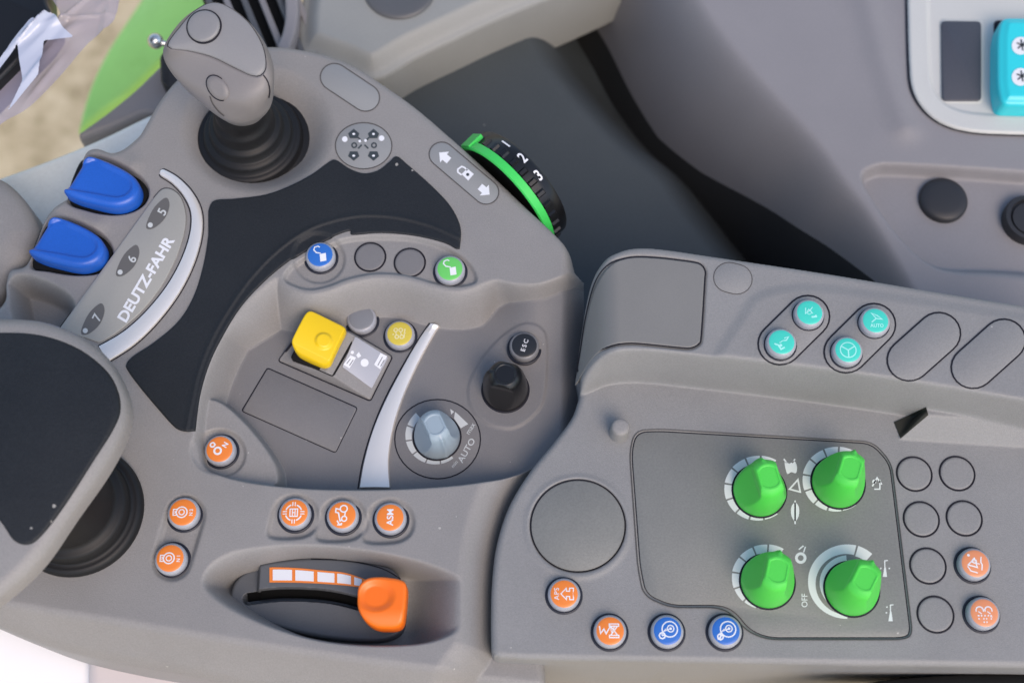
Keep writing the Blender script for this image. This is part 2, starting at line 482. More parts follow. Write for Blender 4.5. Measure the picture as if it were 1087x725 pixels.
def raycaster(o):
    me = o.data; W = WM[o]
    vs = [W @ v.co for v in me.vertices]; bv = BVHTree.FromPolygons(vs, [tuple(p.vertices) for p in me.polygons])
    org = Vector(C0) * .001
    def surf(px, py, off=0.0):
        px = np.atleast_1d(px); py = np.atleast_1d(py); out = []
        for a, b in zip(px, py):
            x, y = U(a, b, 0); d = (Vector((float(x), float(y), 0)) * .001 - org).normalized()
            h = bv.ray_cast(org, d)
            if h[0] is None: out.append(((org + d * .7) * 1000)[:]); continue
            nn = h[1] if h[1].dot(d) < 0 else -h[1]
            out.append(((h[0] + nn * off * .001) * 1000)[:])
        return np.array(out)
    def hit(px, py):
        x, y = U(px, py, 0); d = (Vector((float(x), float(y), 0)) * .001 - org).normalized()
        h = bv.ray_cast(org, d); nn = h[1] if h[1].dot(d) < 0 else -h[1]
        return h[0] * 1000, nn
    return surf, hit
# =================================================================== LEFT CONSOLE (sculpted moulding)
bx, by = U(300, 420, 0)
console = thing('armrest_console', 'large grey tractor armrest console with joystick well, dark rubber pad and recessed button tray', 'control console', (float(bx), float(by), -55))

L = HF(-345, 40, -215, 205, .45)
X, Y = L.X, L.Y
xm = lambda px, py=400: float(U(px, py, 0)[0])
ym = lambda py, px=543: float(U(px, py, 0)[1])
out_L = [(290, 47), (318, 50), (345, 56), (372, 66), (400, 83), (440, 111), (480, 145), (520, 181), (560, 219), (590, 247), (605, 264), (610, 278), (613, 288, -6), (632, 293, -6), (655, 296, -10),
         (660, 420, -20), (600, 480, -20), (580, 540, -10), (575, 640, -10), (575, 800, -10), (480, 770, -24), (400, 756, -24), (300, 738, -24), (200, 717, -24), (130, 705, -24), (60, 689, -24), (0, 667, -24), (-60, 640, -24), (-130, 600, -24),
         (-130, 380), (-40, 350), (0, 322), (4, 300), (9, 285), (26, 279), (36, 255), (46, 231), (54, 222), (64, 214), (72, 206), (78, 190), (83, 174), (91, 160), (104, 157), (121, 161), (142, 146), (150, 136), (166, 108), (185, 84), (212, 62), (250, 50)]
oz = [p[2] if len(p) > 2 else 0.0 for p in out_L]
oc = cat([(p[0], p[1], z) for p, z in zip(out_L, oz)], 5)
OUTL = P(oc)

# the deep tray
REC = cat([(206, 470), (207, 450), (213, 415), (224, 382), (240, 350), (260, 322), (279, 304), (294, 294), (303, 301), (313, 308), (330, 312), (350, 308), (372, 300), (400, 295), (430, 297), (460, 305), (482, 309), (500, 306),
           (514, 300), (528, 297), (545, 301), (572, 301), (598, 292), (612, 285), (645, 288), (665, 300), (665, 420), (625, 440), (600, 460), (577, 485), (545, 502), (500, 513), (420, 519), (340, 519), (280, 514), (240, 506), (215, 494)], 5)
RECP = P(REC, 0)
dR = L.sd(RECP, 40)
ZF = -21.0
wl = S01((xm(352) - X) / 38.) * S01((Y - ym(500)) / 14.)
wt = S01((Y - ym(372)) / 22.) * S01((xm(640, 300) - X) / 20.)
w = 2.6 + 7.0 * wl + 12.5 * np.maximum(wt - wl * .3, 0) * (1 - .80 * S01((X - xm(508, 320)) / 17.))
tf = np.clip((Y - ym(385, 620)) / (ym(292, 620) - ym(385, 620)), 0, 1) * S01((X - xm(505, 330)) / 34.)
zfl = ZF + 12.5 * S01(tf * .9)
tt = np.clip(dR / w, 0, 1)
prof = np.where(tt < 1, (tt ** 1.15) * .5 + .5 * S01(tt), 1.0)
L.Z = L.Z * (1 - prof) + zfl * prof
# corner facet carrying the lowest tray button
INS = P(cat([(206, 480), (208, 450), (214, 428), (222, 424), (238, 430), (262, 452), (284, 480), (293, 500), (288, 515), (245, 510), (216, 497)], 5), -7)
dI = L.sd(INS, 20)
zi = -6.5 - .05 * (X - xm(210))
L.Z = np.maximum(L.Z, np.where(dI > -4, zi - 15 * S01(-dI / 3.5), -99))
# button shelf at the top of the tray
SHELF = P(cat([(300, 297), (312, 280), (345, 261), (372, 253), (405, 251), (440, 253), (470, 261), (490, 272), (504, 286), (506, 302), (482, 307), (460, 303), (430, 295), (400, 293), (372, 298), (350, 306), (330, 310), (312, 306)], 5), -2)
L.pocket(SHELF, 2.6, 2.2)
L.pocket(P(ell(339, 276, 29, 27), -4), 1.5, 2.0)
L.pocket(P(ell(233, 481, 29, 27), -7), 1.6, 2.0)
# shallow dish round the joystick
L.pocket(P(ell(274, 140, 84, 71), -3), 12, 23)
# pockets round the orange buttons
L.pocket(P(stadium(197, 546, 182, 596, 23), 0), 2.4, 3.0)
for cx, cy in ((314, 547), (365, 550), (415, 552)):
    tear = cat([(cx - 30, cy + 24), (cx - 29, cy), (cx - 20, cy - 18), (cx, cy - 25), (cx + 19, cy - 18), (cx + 27, cy), (cx + 22, cy + 17), (cx + 4, cy + 26)], 6)
    d = L.sd(P(tear, 0), 12)
    pl = np.clip(((ym(cy - 26, cx) - Y) / 26.), 0, 1)
    L.Z -= S01(d / 2.6) * (0.9 + 2.3 * pl)
# ESC / black knob island and groove
ISL = P(cat([(526, 362), (543, 350), (560, 346), (576, 352), (582, 368), (580, 418), (570, 440), (546, 456), (518, 452), (499, 434), (496, 410), (508, 384)], 6), ZF)
L.Z += 1.0 * S01(L.sd(ISL, 12) / 1.5)
# oval well of the slide lever
WELL = cat([(214, 620), (221, 600), (245, 585), (285, 579), (330, 578), (380, 582), (430, 591), (468, 602), (489, 611), (493, 622), (493, 655), (490, 668), (470, 678), (440, 684), (390, 685), (340, 680), (290, 667), (253, 652), (228, 637)], 6)
dW = L.sd(P(WELL, 0), 30)
ramp = S01((xm(494, 640) - X) / 31.)
ww = 3.5 + 7.5 * S01((xm(330, 600) - X) / 45.) + 5.0 * S01((Y - ym(620)) / 14.)
L.Z -= 27 * S01(dW / ww) * ramp
# lever pockets on the left
SLOT1 = cat([(70, 214), (80, 178), (91, 166), (108, 166), (130, 175), (150, 187), (159, 201), (155, 216), (140, 226), (118, 229), (92, 225)], 5)
SLOT2 = cat([(30, 282), (42, 243), (54, 231), (70, 231), (95, 240), (112, 250), (121, 265), (117, 281), (104, 291), (80, 293), (52, 289)], 5)
for s_ in (SLOT1, SLOT2): L.pocket(P(s_, 0), 15, 4.5)
L.pocket(P(cat([(6, 306), (12, 294), (28, 290), (55, 299), (76, 313), (82, 330), (80, 352), (60, 372), (20, 360)], 5), 0), 20, 8)
# soft hoods between the levers
for (a, b_) in (((100, 158), (138, 176)), ((62, 222), (100, 240))):
    pa, pb = P([a, b_], 0); e = pb - pa
    t = np.clip(((X - pa[0]) * e[0] + (Y - pa[1]) * e[1]) / (e @ e), 0, 1)
    q = np.hypot(X - pa[0] - t * e[0], Y - pa[1] - t * e[1]); L.Z += 2.2 * np.exp(-(q / 6.) ** 2)
# front: the top rolls over into a sloping apron
ap = P([(-140, 590), (-60, 622), (0, 639), (50, 648), (110, 657), (200, 672), (300, 688), (400, 702), (480, 712), (600, 724), (600, -300), (-300, -300)], 0)
dA = L.sd(ap, 45)
ta = np.clip(2.5 - dA, 0, None)
L.Z -= np.where(ta < 5, ta ** 2 / 10., ta - 2.5) * 1.25
# valley against the right-hand panel
VAL = P(cat([(521, 760), (522, 690), (523, 640), (527, 585), (541, 535), (563, 500), (588, 470), (608, 445), (700, 420), (900, 600), (900, 800)], 5), -2)
dV = L.sd(VAL, 30)
fV = np.clip((dV + 19) / 19., 0, 1) * (1 - np.clip(dR / 2.0, 0, 1))
L.Z -= 20 * fV ** 1.8
body = L.finish('body', OUTL, 5.0, 60, M['body'], console)
# tray floor in its own darker plastic
dF = np.clip(blur2(np.minimum(np.minimum(dR - w, -dI - 3.3), 8), 1), -8, 8)
xx_, yy_, d_, us_, kf_ = snap(X, Y, dF, L.st)
grid_mesh('button_tray', xx_, yy_, L.H(xx_, yy_) + .12, M['floor'], console, None, None, kf_)

# ---- dark rubber pad
PADO = cat([(221, 224), (227, 213), (248, 211), (280, 207), (306, 198), (331, 185), (349, 172), (357, 170), (371, 179), (386, 184), (401, 181), (413, 172), (421, 166), (433, 175), (460, 199), (479, 220), (489, 242), (488, 264)], 5, False)
PADI = cat([(484, 264), (470, 257), (440, 250), (405, 247), (374, 249), (370, 245), (340, 257), (308, 276), (280, 299), (256, 325), (237, 355), (222, 386), (212, 420), (207, 457)], 5, False)
PADE = cat([(200, 458), (190, 456), (180, 448), (150, 413), (136, 394), (134, 387), (141, 378), (165, 362), (190, 340), (206, 313), (216, 280), (221, 250)], 5, False)
PADL = PADO + PADI + PADE
fold = cat([(196, 470), (204, 430), (212, 395), (226, 360), (245, 327), (268, 295), (298, 265), (332, 243), (375, 231), (415, 231), (455, 240), (492, 256)], 6, False)
FOLD = P(fold + [(560, 330), (400, 480), (250, 520)], 0)
def pad_top(x, y, d):
    f = sdf(FOLD, x, y)
    z = 1.3 + .35 * np.exp(-(f / 1.5) ** 2) - .5 * np.clip(f, 0, None)
    return np.maximum(z, -3.2) 
pad, padh = relief('rubber_pad', PADL, .8, lambda x, y, d: np.maximum(pad_top(x, y, d), L.H(x, y) + .9), .7, M['pad'], console, 'charcoal rubber pad wrapped round the button tray', .5, 9)

# ---- little stickers and covers let into the top
def seam(name, pts, surf, w=1.6, off=.14, m='seam', parent=None, closed=True):
    return Ink().line(pts, w, closed).on_surface(name, M[m], parent or console, surf, off)
def sticker(name, pts, surf, label, parent=None, m='sticker', h=.12, line='hairline', lw=1.1):
    o = plate(name, pts, surf, h, M[m], parent or console, .08, label, .8)
    q = Ink().line(pts, lw, True); a = np.array(q.V); V = surf(a[:, 0], a[:, 1], h + .08)
    obj_world('edge_line', V, q.F, M[line], o, smooth=False)
    return o
LS = L.S
sticker('blank_label', stadium(355, 82, 388, 104, 15), LS, 'blank oval label behind the joystick')
st = sticker('symbol_label', ell(386, 155, 30, 24.5), LS, 'round label printed with dark arrows')
ik = Ink(True)
for sx in (-1, 1):
    x = 386 + sx * 10.5
    for sy in (-1, 1):
        y = 154 + sy * 11
        ik.poly([(x - 6, y - sy * -1), (x, y + sy * 6), (x + 6, y + sy * 1), (x + 4, y - sy * 4), (x - 4, y - sy * 4)])
    ik.circ(x + .5, 154.5, 2.5, 1.5, 12)
for a, b_ in (((380, 146), (384, 150)), ((392, 146), (388, 150)), ((380, 158), (384, 154)), ((391, 158), (387, 154))): ik.line([a, b_], 1.6)
ik.on_surface('arrows', M['print_dark'], st, LS, .3)
ik = Ink(True)
ik.disc(366, 148, 3.0).disc(405, 147, 3.0).disc(382, 150, 1.5).disc(388, 149.5, 1.5)
for sx in (-1, 1):
    for sy in (-1, 1): ik.poly(ell(386 + sx * 10.5, 154 + sy * 11.5, 1.6, 1.2, 8))
ik.on_surface('dots', M['white'], st, LS, .36)

st = sticker('arrow_label', stadium(469, 164, 516, 204, 13.5), LS, 'long label with two white arrows and a padlock')
ik = Ink(True)
def arrow(x, y, dx, dy, s):
    n = np.array([-dy, dx]); d = np.array([dx, dy]); c = np.array([x, y])
    pts = [c + d * s, c + n * s, c + n * s * .5, c + n * s * .5 - d * s * .8, c - n * s * .5 - d * s * .8, c - n * s * .5, c - n * s]
    ik.poly([tuple(p) for p in pts])
arrow(472, 167, -.77, -.64, 7.5); arrow(514, 202, .77, .64, 7.5)
ik.poly([(490, 185), (496, 179), (503, 185), (497, 192)])
ik.line([(490, 186), (486, 183), (486, 180), (490, 177), (493, 178), (496, 181)], 1.7)
ik.on_surface('arrow_print', M['white'], st, LS, .3)
Ink(True).disc(496.5, 185.5, 1.7).on_surface('keyhole', M['print_dark'], st, LS, .4)

# ---- number plate with the maker's lettering and the silver arc round it
EMB = cat([(164, 209), (172, 201), (182, 201), (192, 210), (197, 228), (195, 248), (186, 275), (170, 305), (148, 332), (126, 351), (112, 360), (104, 363)], 5, False) + [(90, 358), (70, 352), (62, 350)]
em = plate('number_plate', EMB, flatS(.1), 1.0, M['emblem'], console, .45, 'pale plate with numbers five to seven and maker lettering')
seam('plate_edge', EMB, LS, 1.3, .2, 'hairline')
em_s = lambda px, py, off: flatS(1.1)(px, py, off)
for cx, cy, g in ((168, 228, '5'), (136, 278, '6'), (99, 340, '7')):
    bdg = Ink(True).poly(cat([(cx + 8, cy - 18), (cx + 12, cy - 10), (cx + 7, cy + 4), (cx - 4, cy + 14), (cx - 12, cy + 15), (cx - 12, cy + 8), (cx - 4, cy - 8)], 4)).on_surface('badge', M['emblem_dark'], em, em_s, .1)
    Ink(True).disc(cx - 8.5, cy + 11, 2.7).on_surface('dot', M['print_grey'], em, em_s, .22)
    Ink(True).text(g, cx + 4, cy - 3, 9.5, 62, .015).on_surface('numeral', M['print_grey'], em, em_s, .22)
Ink(True).text('DEUTZ-FAHR', 155, 296, 12.0, 59.5, .035, 1.08).on_surface('lettering', M['white'], em, em_s, .16)
ctr = np.array(cat([(171, 183), (186, 192), (200, 207), (208.5, 226), (208, 250), (199, 279), (183, 309), (160, 338), (136, 360), (110, 376)], 6, False))
tg = np.gradient(ctr, axis=0); tg /= np.linalg.norm(tg, axis=1, keepdims=True); nn = np.stack([-tg[:, 1], tg[:, 0]], 1)
wd = 1.06 * np.interp(np.linspace(0, 1, len(ctr)), [0, .02, .2, 1], [2.6, 3.6, 4.6, 9.0])[:, None]
ARC = [tuple(p) for p in ctr + nn * wd] + [tuple(p) for p in (ctr - nn * wd)[::-1]]
strip('silver_trim', [tuple(p) for p in ctr + nn * wd], [tuple(p) for p in ctr - nn * wd], LS, 1.2, M['silver'], console, .9, 'curved silver strip beside the number plate', .5)
seam('trim_edge', [tuple(p) for p in ctr + nn * (wd + .9)] + [tuple(p) for p in (ctr - nn * (wd + .9))[::-1]], LS, 1.2, .2)

# ---- silver divider in the tray
sa = cat([(456.5, 344.5), (446, 359), (429.5, 387), (410, 424), (396, 457), (386.5, 490), (381.5, 518)], 6, False)
sb = cat([(466.5, 347), (458, 361), (443, 389), (428, 423), (418, 455), (413, 488), (414.5, 518)], 6, False)
strip('silver_trim', sa, sb, LS, 2.2, M['silver'], console, 1.4, 'silver divider strip across the tray', .5)
seam('trim_edge', cat([(380, 519), (385, 490), (395, 456.5), (409, 422.5), (429, 385.5), (446, 358), (456, 343)], 5, False), LS, 1.5, .2, closed=False)

# ---- tray covers, housing of the yellow rocker
RECT = rnd([(284, 391), (379, 433), (356, 480), (257, 436)], 2.5, 3)
o = plate('blank_cover', RECT, LS, .5, M['floor'], console, .35, 'blank rectangular cover in the tray')
seam('cover_gap', RECT, LS, 2.0, .22)
HOUS = rnd([(328, 340), (373, 353), (416, 379), (393, 425), (296, 383)], 2.5, 3)
seam('housing_gap', HOUS, LS, 2.6, .2)
hp = P(HOUS, ZF)
ax0 = np.array(P([(320, 362)], ZF)[0]); ax1 = np.array(P([(405, 402)], ZF)[0]); axd = (ax1 - ax0); axl = np.linalg.norm(axd); axd /= axl
def housing_top(x, y, d):
    t = ((x - ax0[0]) * axd[0] + (y - ax0[1]) * axd[1]) / axl
    ridge = np.clip(1 - np.abs(t - .46) / .54, 0, 1)
    return ZF + 1.5 + np.minimum(7.0 * ridge, np.maximum(d, 0) * 2.4 + .3)
hs, hsh = relief('rocker_housing', HOUS, ZF, housing_top, .5, M['body'], console, 'raised brown housing under the yellow rocker', .4, 6)
hsS = lambda px, py, off=0: hsh.S(px, py, off)
LAB = rnd([(377, 357), (412, 379), (394.5, 412), (363, 389)], 1.5, 3)
lab = plate('rocker_label', LAB, hsS, .7, M['label'], hs, .2)
ik = Ink(True)
ik.poly([(364.5, 387), (372, 377), (378, 379.5), (371, 391)]).poly([(397, 387), (404, 374.5), (411, 378), (403.5, 392)])
ik.disc(387, 385, 4.3).poly([(378, 377), (381, 373.5), (383.5, 378), (380, 380)]).disc(374, 374, 1.8)
ik.on_surface('pictogram', M['white'], lab, lambda a, b, f: hsS(a, b, .85 + f), .12)
ik = Ink(True).line([(368, 386), (372, 381)], .9).line([(371, 388), (375, 382)], .9).line([(401, 388), (406, 379)], .9).line([(404, 389), (408, 382)], .9)
ik.on_surface('pictogram_lines', M['cap_grey'], lab, lambda a, b, f: hsS(a, b, .85 + f), .2)
plate('rocker_slot', rnd([(326, 346), (372, 354), (374, 366), (354, 400), (308, 380)], 3, 3), flatS(ZF + 7.5), 0, M['black'], hs, .1, None, 7)
# yellow rocker: six-sided raised cap with a thumb bump
YC = rnd([(331, 332), (367, 347), (366, 352), (350, 386), (343, 388), (315, 376), (310, 367), (326, 335)], 5, 4)
yb = P([(343, 360)], ZF + 20)[0]
ydir = np.array(P([(367, 347)], ZF)[0]) - np.array(P([(331, 332)], ZF)[0]); ydir /= np.linalg.norm(ydir); ynr = np.array([-ydir[1], ydir[0]])
yc0 = np.array(P([(339, 360)], ZF + 20)[0])
def yel(x, y, d):
    v = (x - yc0[0]) * ynr[0] + (y - yc0[1]) * ynr[1]
    u_ = (x - yc0[0]) * ydir[0] + (y - yc0[1]) * ydir[1]
    z = ZF + 17.5 - .22 * u_ - .010 * v * v - .9 * np.clip(-v - 7.5, 0, 99)
    q = np.hypot(x - yb[0], (y - yb[1]))
    return z + 1.3 * S01((5.2 - q) / 2.2)
yc, _ = relief('rocker_cap', YC, ZF + 14, yel, 1.1, M['yellow'], console, 'yellow rocker cap with a thumb bump', .3, 5)

# ------------------------------------------------------------------ push buttons
def dome(r): return 5.0 + .5 * (1 - (r / 7.0) ** 2)
def cap_mesh(col, r=8.1, h=5.0, body_m='cap'):
    key = ('cap', col, r)
    if key not in _mc:
        s = r / 8.1; f = 6.75 * s
        prof = [(r, -1.5), (r, h * .62), (r * .985, h * .74), (r * .94, h * .88), (f + .25, h * .96), (f, h)] + [(f * t, h + .5 * (1 - t * t) * s) for t in (.8, .5, .2)]
        V, Fc, mi = lathe(prof, 56, [0] * 5 + [1] * 4)
        _mc[key] = raw_mesh('push_button', V, Fc, [M[body_m], M[col]], mi)
    return _mc[key]
_mc = {}
def bezel_mesh(r0, r1, m='ring'):
    key = ('bz', r0, r1)
    if key not in _mc:
        V, Fc, mi = lathe([(r0, .2), (r0 + .15, .45), ((r0 + r1) / 2, .55), (r1 - .15, .40), (r1, .05), (r1, -1.0)], 56)
        Fc = Fc[:-1]
        _mc[key] = raw_mesh('bezel', V, Fc, M[m])
    return _mc[key]
def button(px, py, col, ink, label, parent, hf, inkmat='white', r=8.1, body_m='cap', name='push_button', rot=0, nrm=True, bz=1.35, inks=1.0):
    p = hf.S(px, py); n = None
    W = frame_at(p, n)
    o = link(name, cap_mesh(col, r, 5.0 * r / 8.1, body_m), parent, W, label)
    link('bezel', bezel_mesh(r - .1, r + bz), o, W)
    if ink:
        s = r / 8.1
        zf = lambda q: 5.0 * s + .5 * s * (1 - (q / (6.75 * s)) ** 2) + .07
        if rot: ink.rotate(rot)
        ink.on_button('symbol', M[inkmat], o, W, zf, 6.75 * s * inks)
    return o
# symbol drawings in units of the face radius
def i_engine(d):
    k = Ink(); k.circ(-.08, 0, .40, .09).circ(-.08, 0, .20, .08, 16)
    k.line([(-.45, .22), (-.72, .22), (-.72, -.22), (-.45, -.22)], .08).line([(-.62, .08), (-.5, 0), (-.62, -.08)], .07)
    k.text('N', .62, -.14, .26, 90, .02).text(d, .62, .17, .26, 90, .02); return k
def i_lockring():
    k = Ink()
    for a in (20, 110, 200, 290): k.arc(-.05, 0, .56, .66, a, a + 50)
    for a in (0, 90, 180, 270):
        c, s = math.cos(R(a)), math.sin(R(a))
        for o in (-.09, .09): k.line([(-.05 + c * .5 - s * o, s * .5 + c * o), (-.05 + c * .82 - s * o, s * .82 + c * o)], .07)
    k.line([(-.32, -.28), (-.32, .28), (.24, .28), (.24, -.28)], .08, True).line([(-.14, -.28), (-.14, .28)], .07).line([(.06, -.28), (.06, .28)], .07).line([(-.14, 0), (.06, 0)], .07)
    return k
def i_tractor():
    k = Ink(); k.circ(.1, .48, .26, .10).circ(.16, -.28, .19, .09, 18).line([(-.1, .40), (-.48, .50), (-.50, .22), (-.28, .16), (-.14, -.45), (.0, -.38)], .10)
    k.line([(.22, .22), (.20, -.08)], .09).line([(-.36, -.42), (-.18, -.74), (.02, -.62)], .10).line([(-.36, -.74), (0, -.74)], .08); return k
def i_txt(t, h=.36, sx=1.0, rot=90, x=0, y=0, b=.02): return Ink().text(t, x, y, h, rot, b, sx)
def i_on():
    k = Ink(); k.circ(-.55, .34, .17, .12, 16).line([(-.40, .38), (-.30, .30)], .1).circ(-.12, -.14, .26, .15, 20).text('N', .42, .34, .40, 62, .03); return k
def i_padlock():
    k = Ink(); k.poly([(-.02, .02), (.46, .14), (.54, -.52), (.06, -.62)])
    k.line([(.06, .10), (-.30, .16), (-.52, .40), (-.46, .64), (-.2, .74), (-.05, .64)], .10); return k
def i_aps():
    k = Ink(); k.text('APS', -.56, 0, .36, 90, .004, 1.0, 1.15)
    k.line([(-.24, 0), (.16, .42), (.16, .19), (.40, .19), (.40, .42), (.68, .42), (.68, -.42), (.40, -.42), (.40, -.19), (.16, -.19), (.16, -.42)], .075, True); return k
def i_work():
    k = Ink(); k.line([(-.78, .36), (-.70, -.18), (-.46, .14), (-.30, -.20), (.02, .34), (.12, -.2), (.3, .3)], .09)
    k.line([(-.06, .50), (.62, .50), (.62, .34), (-.06, .34)], .08, True).line([(-.06, -.32), (.62, -.32), (.62, -.48), (-.06, -.48)], .08, True)
    k.line([(.04, -.3), (.52, .32)], .08).line([(.52, -.3), (.04, .32)], .08); return k
def i_disc(v):
    k = Ink(); k.circ(.16, .12, .56, .09).circ(.22, .16, .24, .08, 18).disc(.22, .16, .10).line([(.22, .16), (-.30, -.04), (-.1, .14)], .08)
    if v: k.circ(-.40, -.34, .22, .10, 8).line([(-.40, -.34), (-.26, -.30)], .1).line([(-.40, -.34), (-.42, -.2)], .09)
    else: k.circ(-.42, -.42, .20, .10, 18).line([(-.62, -.62), (-.24, -.24)], .09).line([(-.42, -.12), (-.42, -.7)], .07)
    return k
def i_shift(): 
    k = Ink()
    for x in (-.32, .08): k.circ(x, .28, .15, .09, 12).circ(x + .1, -.30, .15, .09, 12).line([(x, .12), (x + .05, -.12)], .09)
    return k.line([(.42, .40), (.36, -.4)], .09).line([(-.6, -.1), (.5, .02)], .07)
def i_fold(v):
    k = Ink()
    if v: k.line([(-.3, .4), (-.36, -.1), (.02, .16), (.26, .46)], .08).line([(-.1, .3), (.24, -.1)], .07).line([(.1, -.40), (.48, -.34), (.44, -.22)], .14).circ(-.05, .02, .18, .06, 14)
    else: k.line([(.2, .30), (.55, .42), (.36, .12), (.12, .1)], .10).line([(.1, .1), (-.2, -.1)], .08).line([(-.6, -.15), (-.3, -.28), (-.1, -.62), (.2, -.45)], .13).disc(-.1, -.3, .12)
    return k
def i_wheel():
    k = Ink(); k.circ(0, 0, .62, .09)
    for a in (90, 210, 330): k.line([(0, -.02), (.58 * math.cos(R(-a)), .58 * math.sin(R(-a)))], .10)
    return k
def i_auto():
    k = Ink(); k.line([(-.28, .62), (.05, .16), (.52, .10), (.14, .42)], .10, True).line([(.05, .16), (-.34, -.16)], .10)
    k.text('AUTO', .06, -.42, .30, 0, .03, .95); return k
def i_warn():
    k = Ink(); k.line([(-.55, -.1), (-.05, .40), (.10, -.3)], .09, True).circ(-.05, .15, .14, .07, 12).line([(.42, -.5), (.48, -.1), (.40, .1), (.46, .5)], .09).line([(-.6, -.2), (-.4, -.55), (.1, -.70)], .08).disc(-.45, .62, .10)
    k.line([(-.3, .1), (.3, -.05)], .07); return k
def i_spray():
    k = Ink()
    for x in (-.34, .30): k.arc(x, .18, .22, .31, -20, 200).line([(x - .1, .1), (x + .12, -.08)], .07)
    for x in (-.45, -.25, 0, .25, .45): k.line([(x, -.15), (x, -.26)], .10)
    for x in (-.45, -.1, .1, .45): k.line([(x, -.38), (x, -.48)], .09)
    k.line([(-.1, -.62), (-.1, -.72)], .09).line([(.1, -.62), (.1, -.72)], .09).line([(-.55, -.2), (.55, -.3)], .05); return k

button(196.5, 546, 'orange', i_engine('2'), 'orange button with engine symbol, upper of the two beside the bellows', console, L)
button(183, 594.5, 'orange', i_engine('1'), 'orange button with engine symbol, lower of the two beside the bellows', console, L)
button(314, 546.5, 'orange', i_lockring(), 'orange button with a ringed lock symbol', console, L)
button(364.5, 549, 'orange', i_tractor(), 'orange button with a tractor linkage symbol', console, L)
button(415, 551.5, 'orange', i_txt('ASM', .50, 1.0), 'orange button lettered ASM', console, L)
button(235, 479.5, 'orange', i_on(), 'orange button in the corner facet of the tray', console, L)
button(341, 274.5, 'blue', i_padlock(), 'blue button with an open padlock', console, L)
button(478, 289, 'green_face', i_padlock(), 'green button with an open padlock', console, L)
button(384.5, 341, 'cap_grey', None, 'plain grey raised button', console, L, body_m='cap')
button(425, 357.5, 'yellow_face', i_shift(), 'yellow button with a gear pattern', console, L, 'print_yellow')
button(556.5, 370, 'black_face', Ink().text('ESC', .02, 0, .36, 72, .012, 1.1, 1.35), 'black button lettered ESC', console, L, body_m='cap_grey')

def blank_cap(px, py, parent, hf, r=8.3, m='floor'):
    key = ('blank', r, m)
    if key not in _mc:
        V, Fc, mi = lathe([(r, -1.0), (r, .15), (r - .3, .4), (r - 1.2, .45)], 56); _mc[key] = raw_mesh('blanking_cap', V, Fc, M[m], None, 40)
    p = hf.S(px, py); W = frame_at(p)
    o = link('blanking_cap', _mc[key], parent, W)
    link('bezel', bezel_mesh(r, r + .95, 'seam'), o, W)
    return o
blank_cap(393, 273, console, L, 7.9, 'floor'); blank_cap(435, 279, console, L, 7.9, 'floor')

# ------------------------------------------------------------------ rotary knobs
def knob_mesh(r, h, spin, m, wtop=.45, name='rotary_knob'):
    """Tapered grip knob: round cone cut by two flats that leave a bar across the top, with a pointer ridge on the bar's end."""
    n = 180; V = []; nz = 30
    prof = [(-1.0, 1.0)] + [(t, 1.0 - .06 * t - .30 * t ** 2.2 - .12 * max(0, (t - .86) / .14) ** 2.6) for t in np.linspace(0, 1, nz)]
    for t, rr in prof:
        tt = max(t, 0); rad = rr * r
        wv = (1.0 - (1.0 - wtop) * min(1, max(0, (tt - .06) / .72)) ** .8) * r
        if tt > .9: wv *= 1 - .12 * ((tt - .9) / .1) ** 2.2
        for i in range(n):
            a = 2 * math.pi * i / n; cx_, sy_ = math.cos(a), math.sin(a)
            lim = wv / (abs(cx_) + 1e-6)
            k = 60.0; q = (rad ** -k + lim ** -k) ** (-1 / k)
            x, y = q * cx_, q * sy_
            # pointer ridge along the +y end
            da = (a - math.pi / 2 + math.pi) % (2 * math.pi) - math.pi
            if tt < .97: y += r * .11 * math.exp(-(da / .11) ** 2) * (.25 + .75 * tt)
            V.append((x * math.cos(spin) - y * math.sin(spin), x * math.sin(spin) + y * math.cos(spin), t * h if t > 0 else t))
    Fc = []; m_ = len(prof)
    for j in range(m_ - 1):
        for i in range(n): Fc.append((j * n + i, j * n + (i + 1) % n, (j + 1) * n + (i + 1) % n, (j + 1) * n + i))
    k0 = (m_ - 1) * n; b0 = len(V)
    for f, dz in ((.95, .25), (.84, .30), (.76, -.12), (.4, -.10)):
        for i in range(n):
            v = V[k0 + i]; V.append((v[0] * f, v[1] * f, h + dz))
    rings = [k0] + [b0 + q * n for q in range(4)]
    for j in range(4):
        for i in range(n): Fc.append((rings[j] + i, rings[j] + (i + 1) % n, rings[j + 1] + (i + 1) % n, rings[j + 1] + i))
    Fc.append(tuple(range(b0 + 3 * n, b0 + 4 * n)))
    return raw_mesh(name, V, Fc, m, None, 24)
def knob(px, py, r, h, spin, m, label, parent, hf, off=0, wt=.45):
    p = hf.S(px, py, off); W = frame_at(p)
    o = link('rotary_knob', knob_mesh(r, h, spin, m, wt), parent, W, label)
    V, Fc, mi = lathe([(r + .9, -.5), (r + .9, .15), (r + .5, .5), (r - .6, .5)], 48)
    obj_local('collar', V, Fc, M['seam'], o, W)
    return o
DISC = ell(464.5, 466, 45.5, 42)
ds = plate('dial_face', DISC, LS, .25, M['floor'], console, .15, 'round dial face under the pale blue knob')
seam('dial_edge', DISC, LS, 1.3, .3)
dS = lambda a, b, f: LS(a, b, .25 + f)
ik = Ink(True); c_ = (463.5, 463.5)
for i, a in enumerate(np.arange(128, 290, 30)):
    ik.arc(c_[0], c_[1], (26.5, 26.5), (34.5 - .8 * i, 34.5 - .8 * (i + 1)), a + 1.5, a + 28.5, 8, .95)
ik.poly([(483, 437), (486, 439.5), (497, 450), (489, 454.5), (482, 444)]).poly([(478, 434), (482, 437), (479, 440)])
ik.text('AUTO', 495, 478, 6.6, 60, .01, 1.1).text('max', 500, 455, 3.6, 58, 0).text('min', 482.5, 492.5, 3.6, 50, 0)
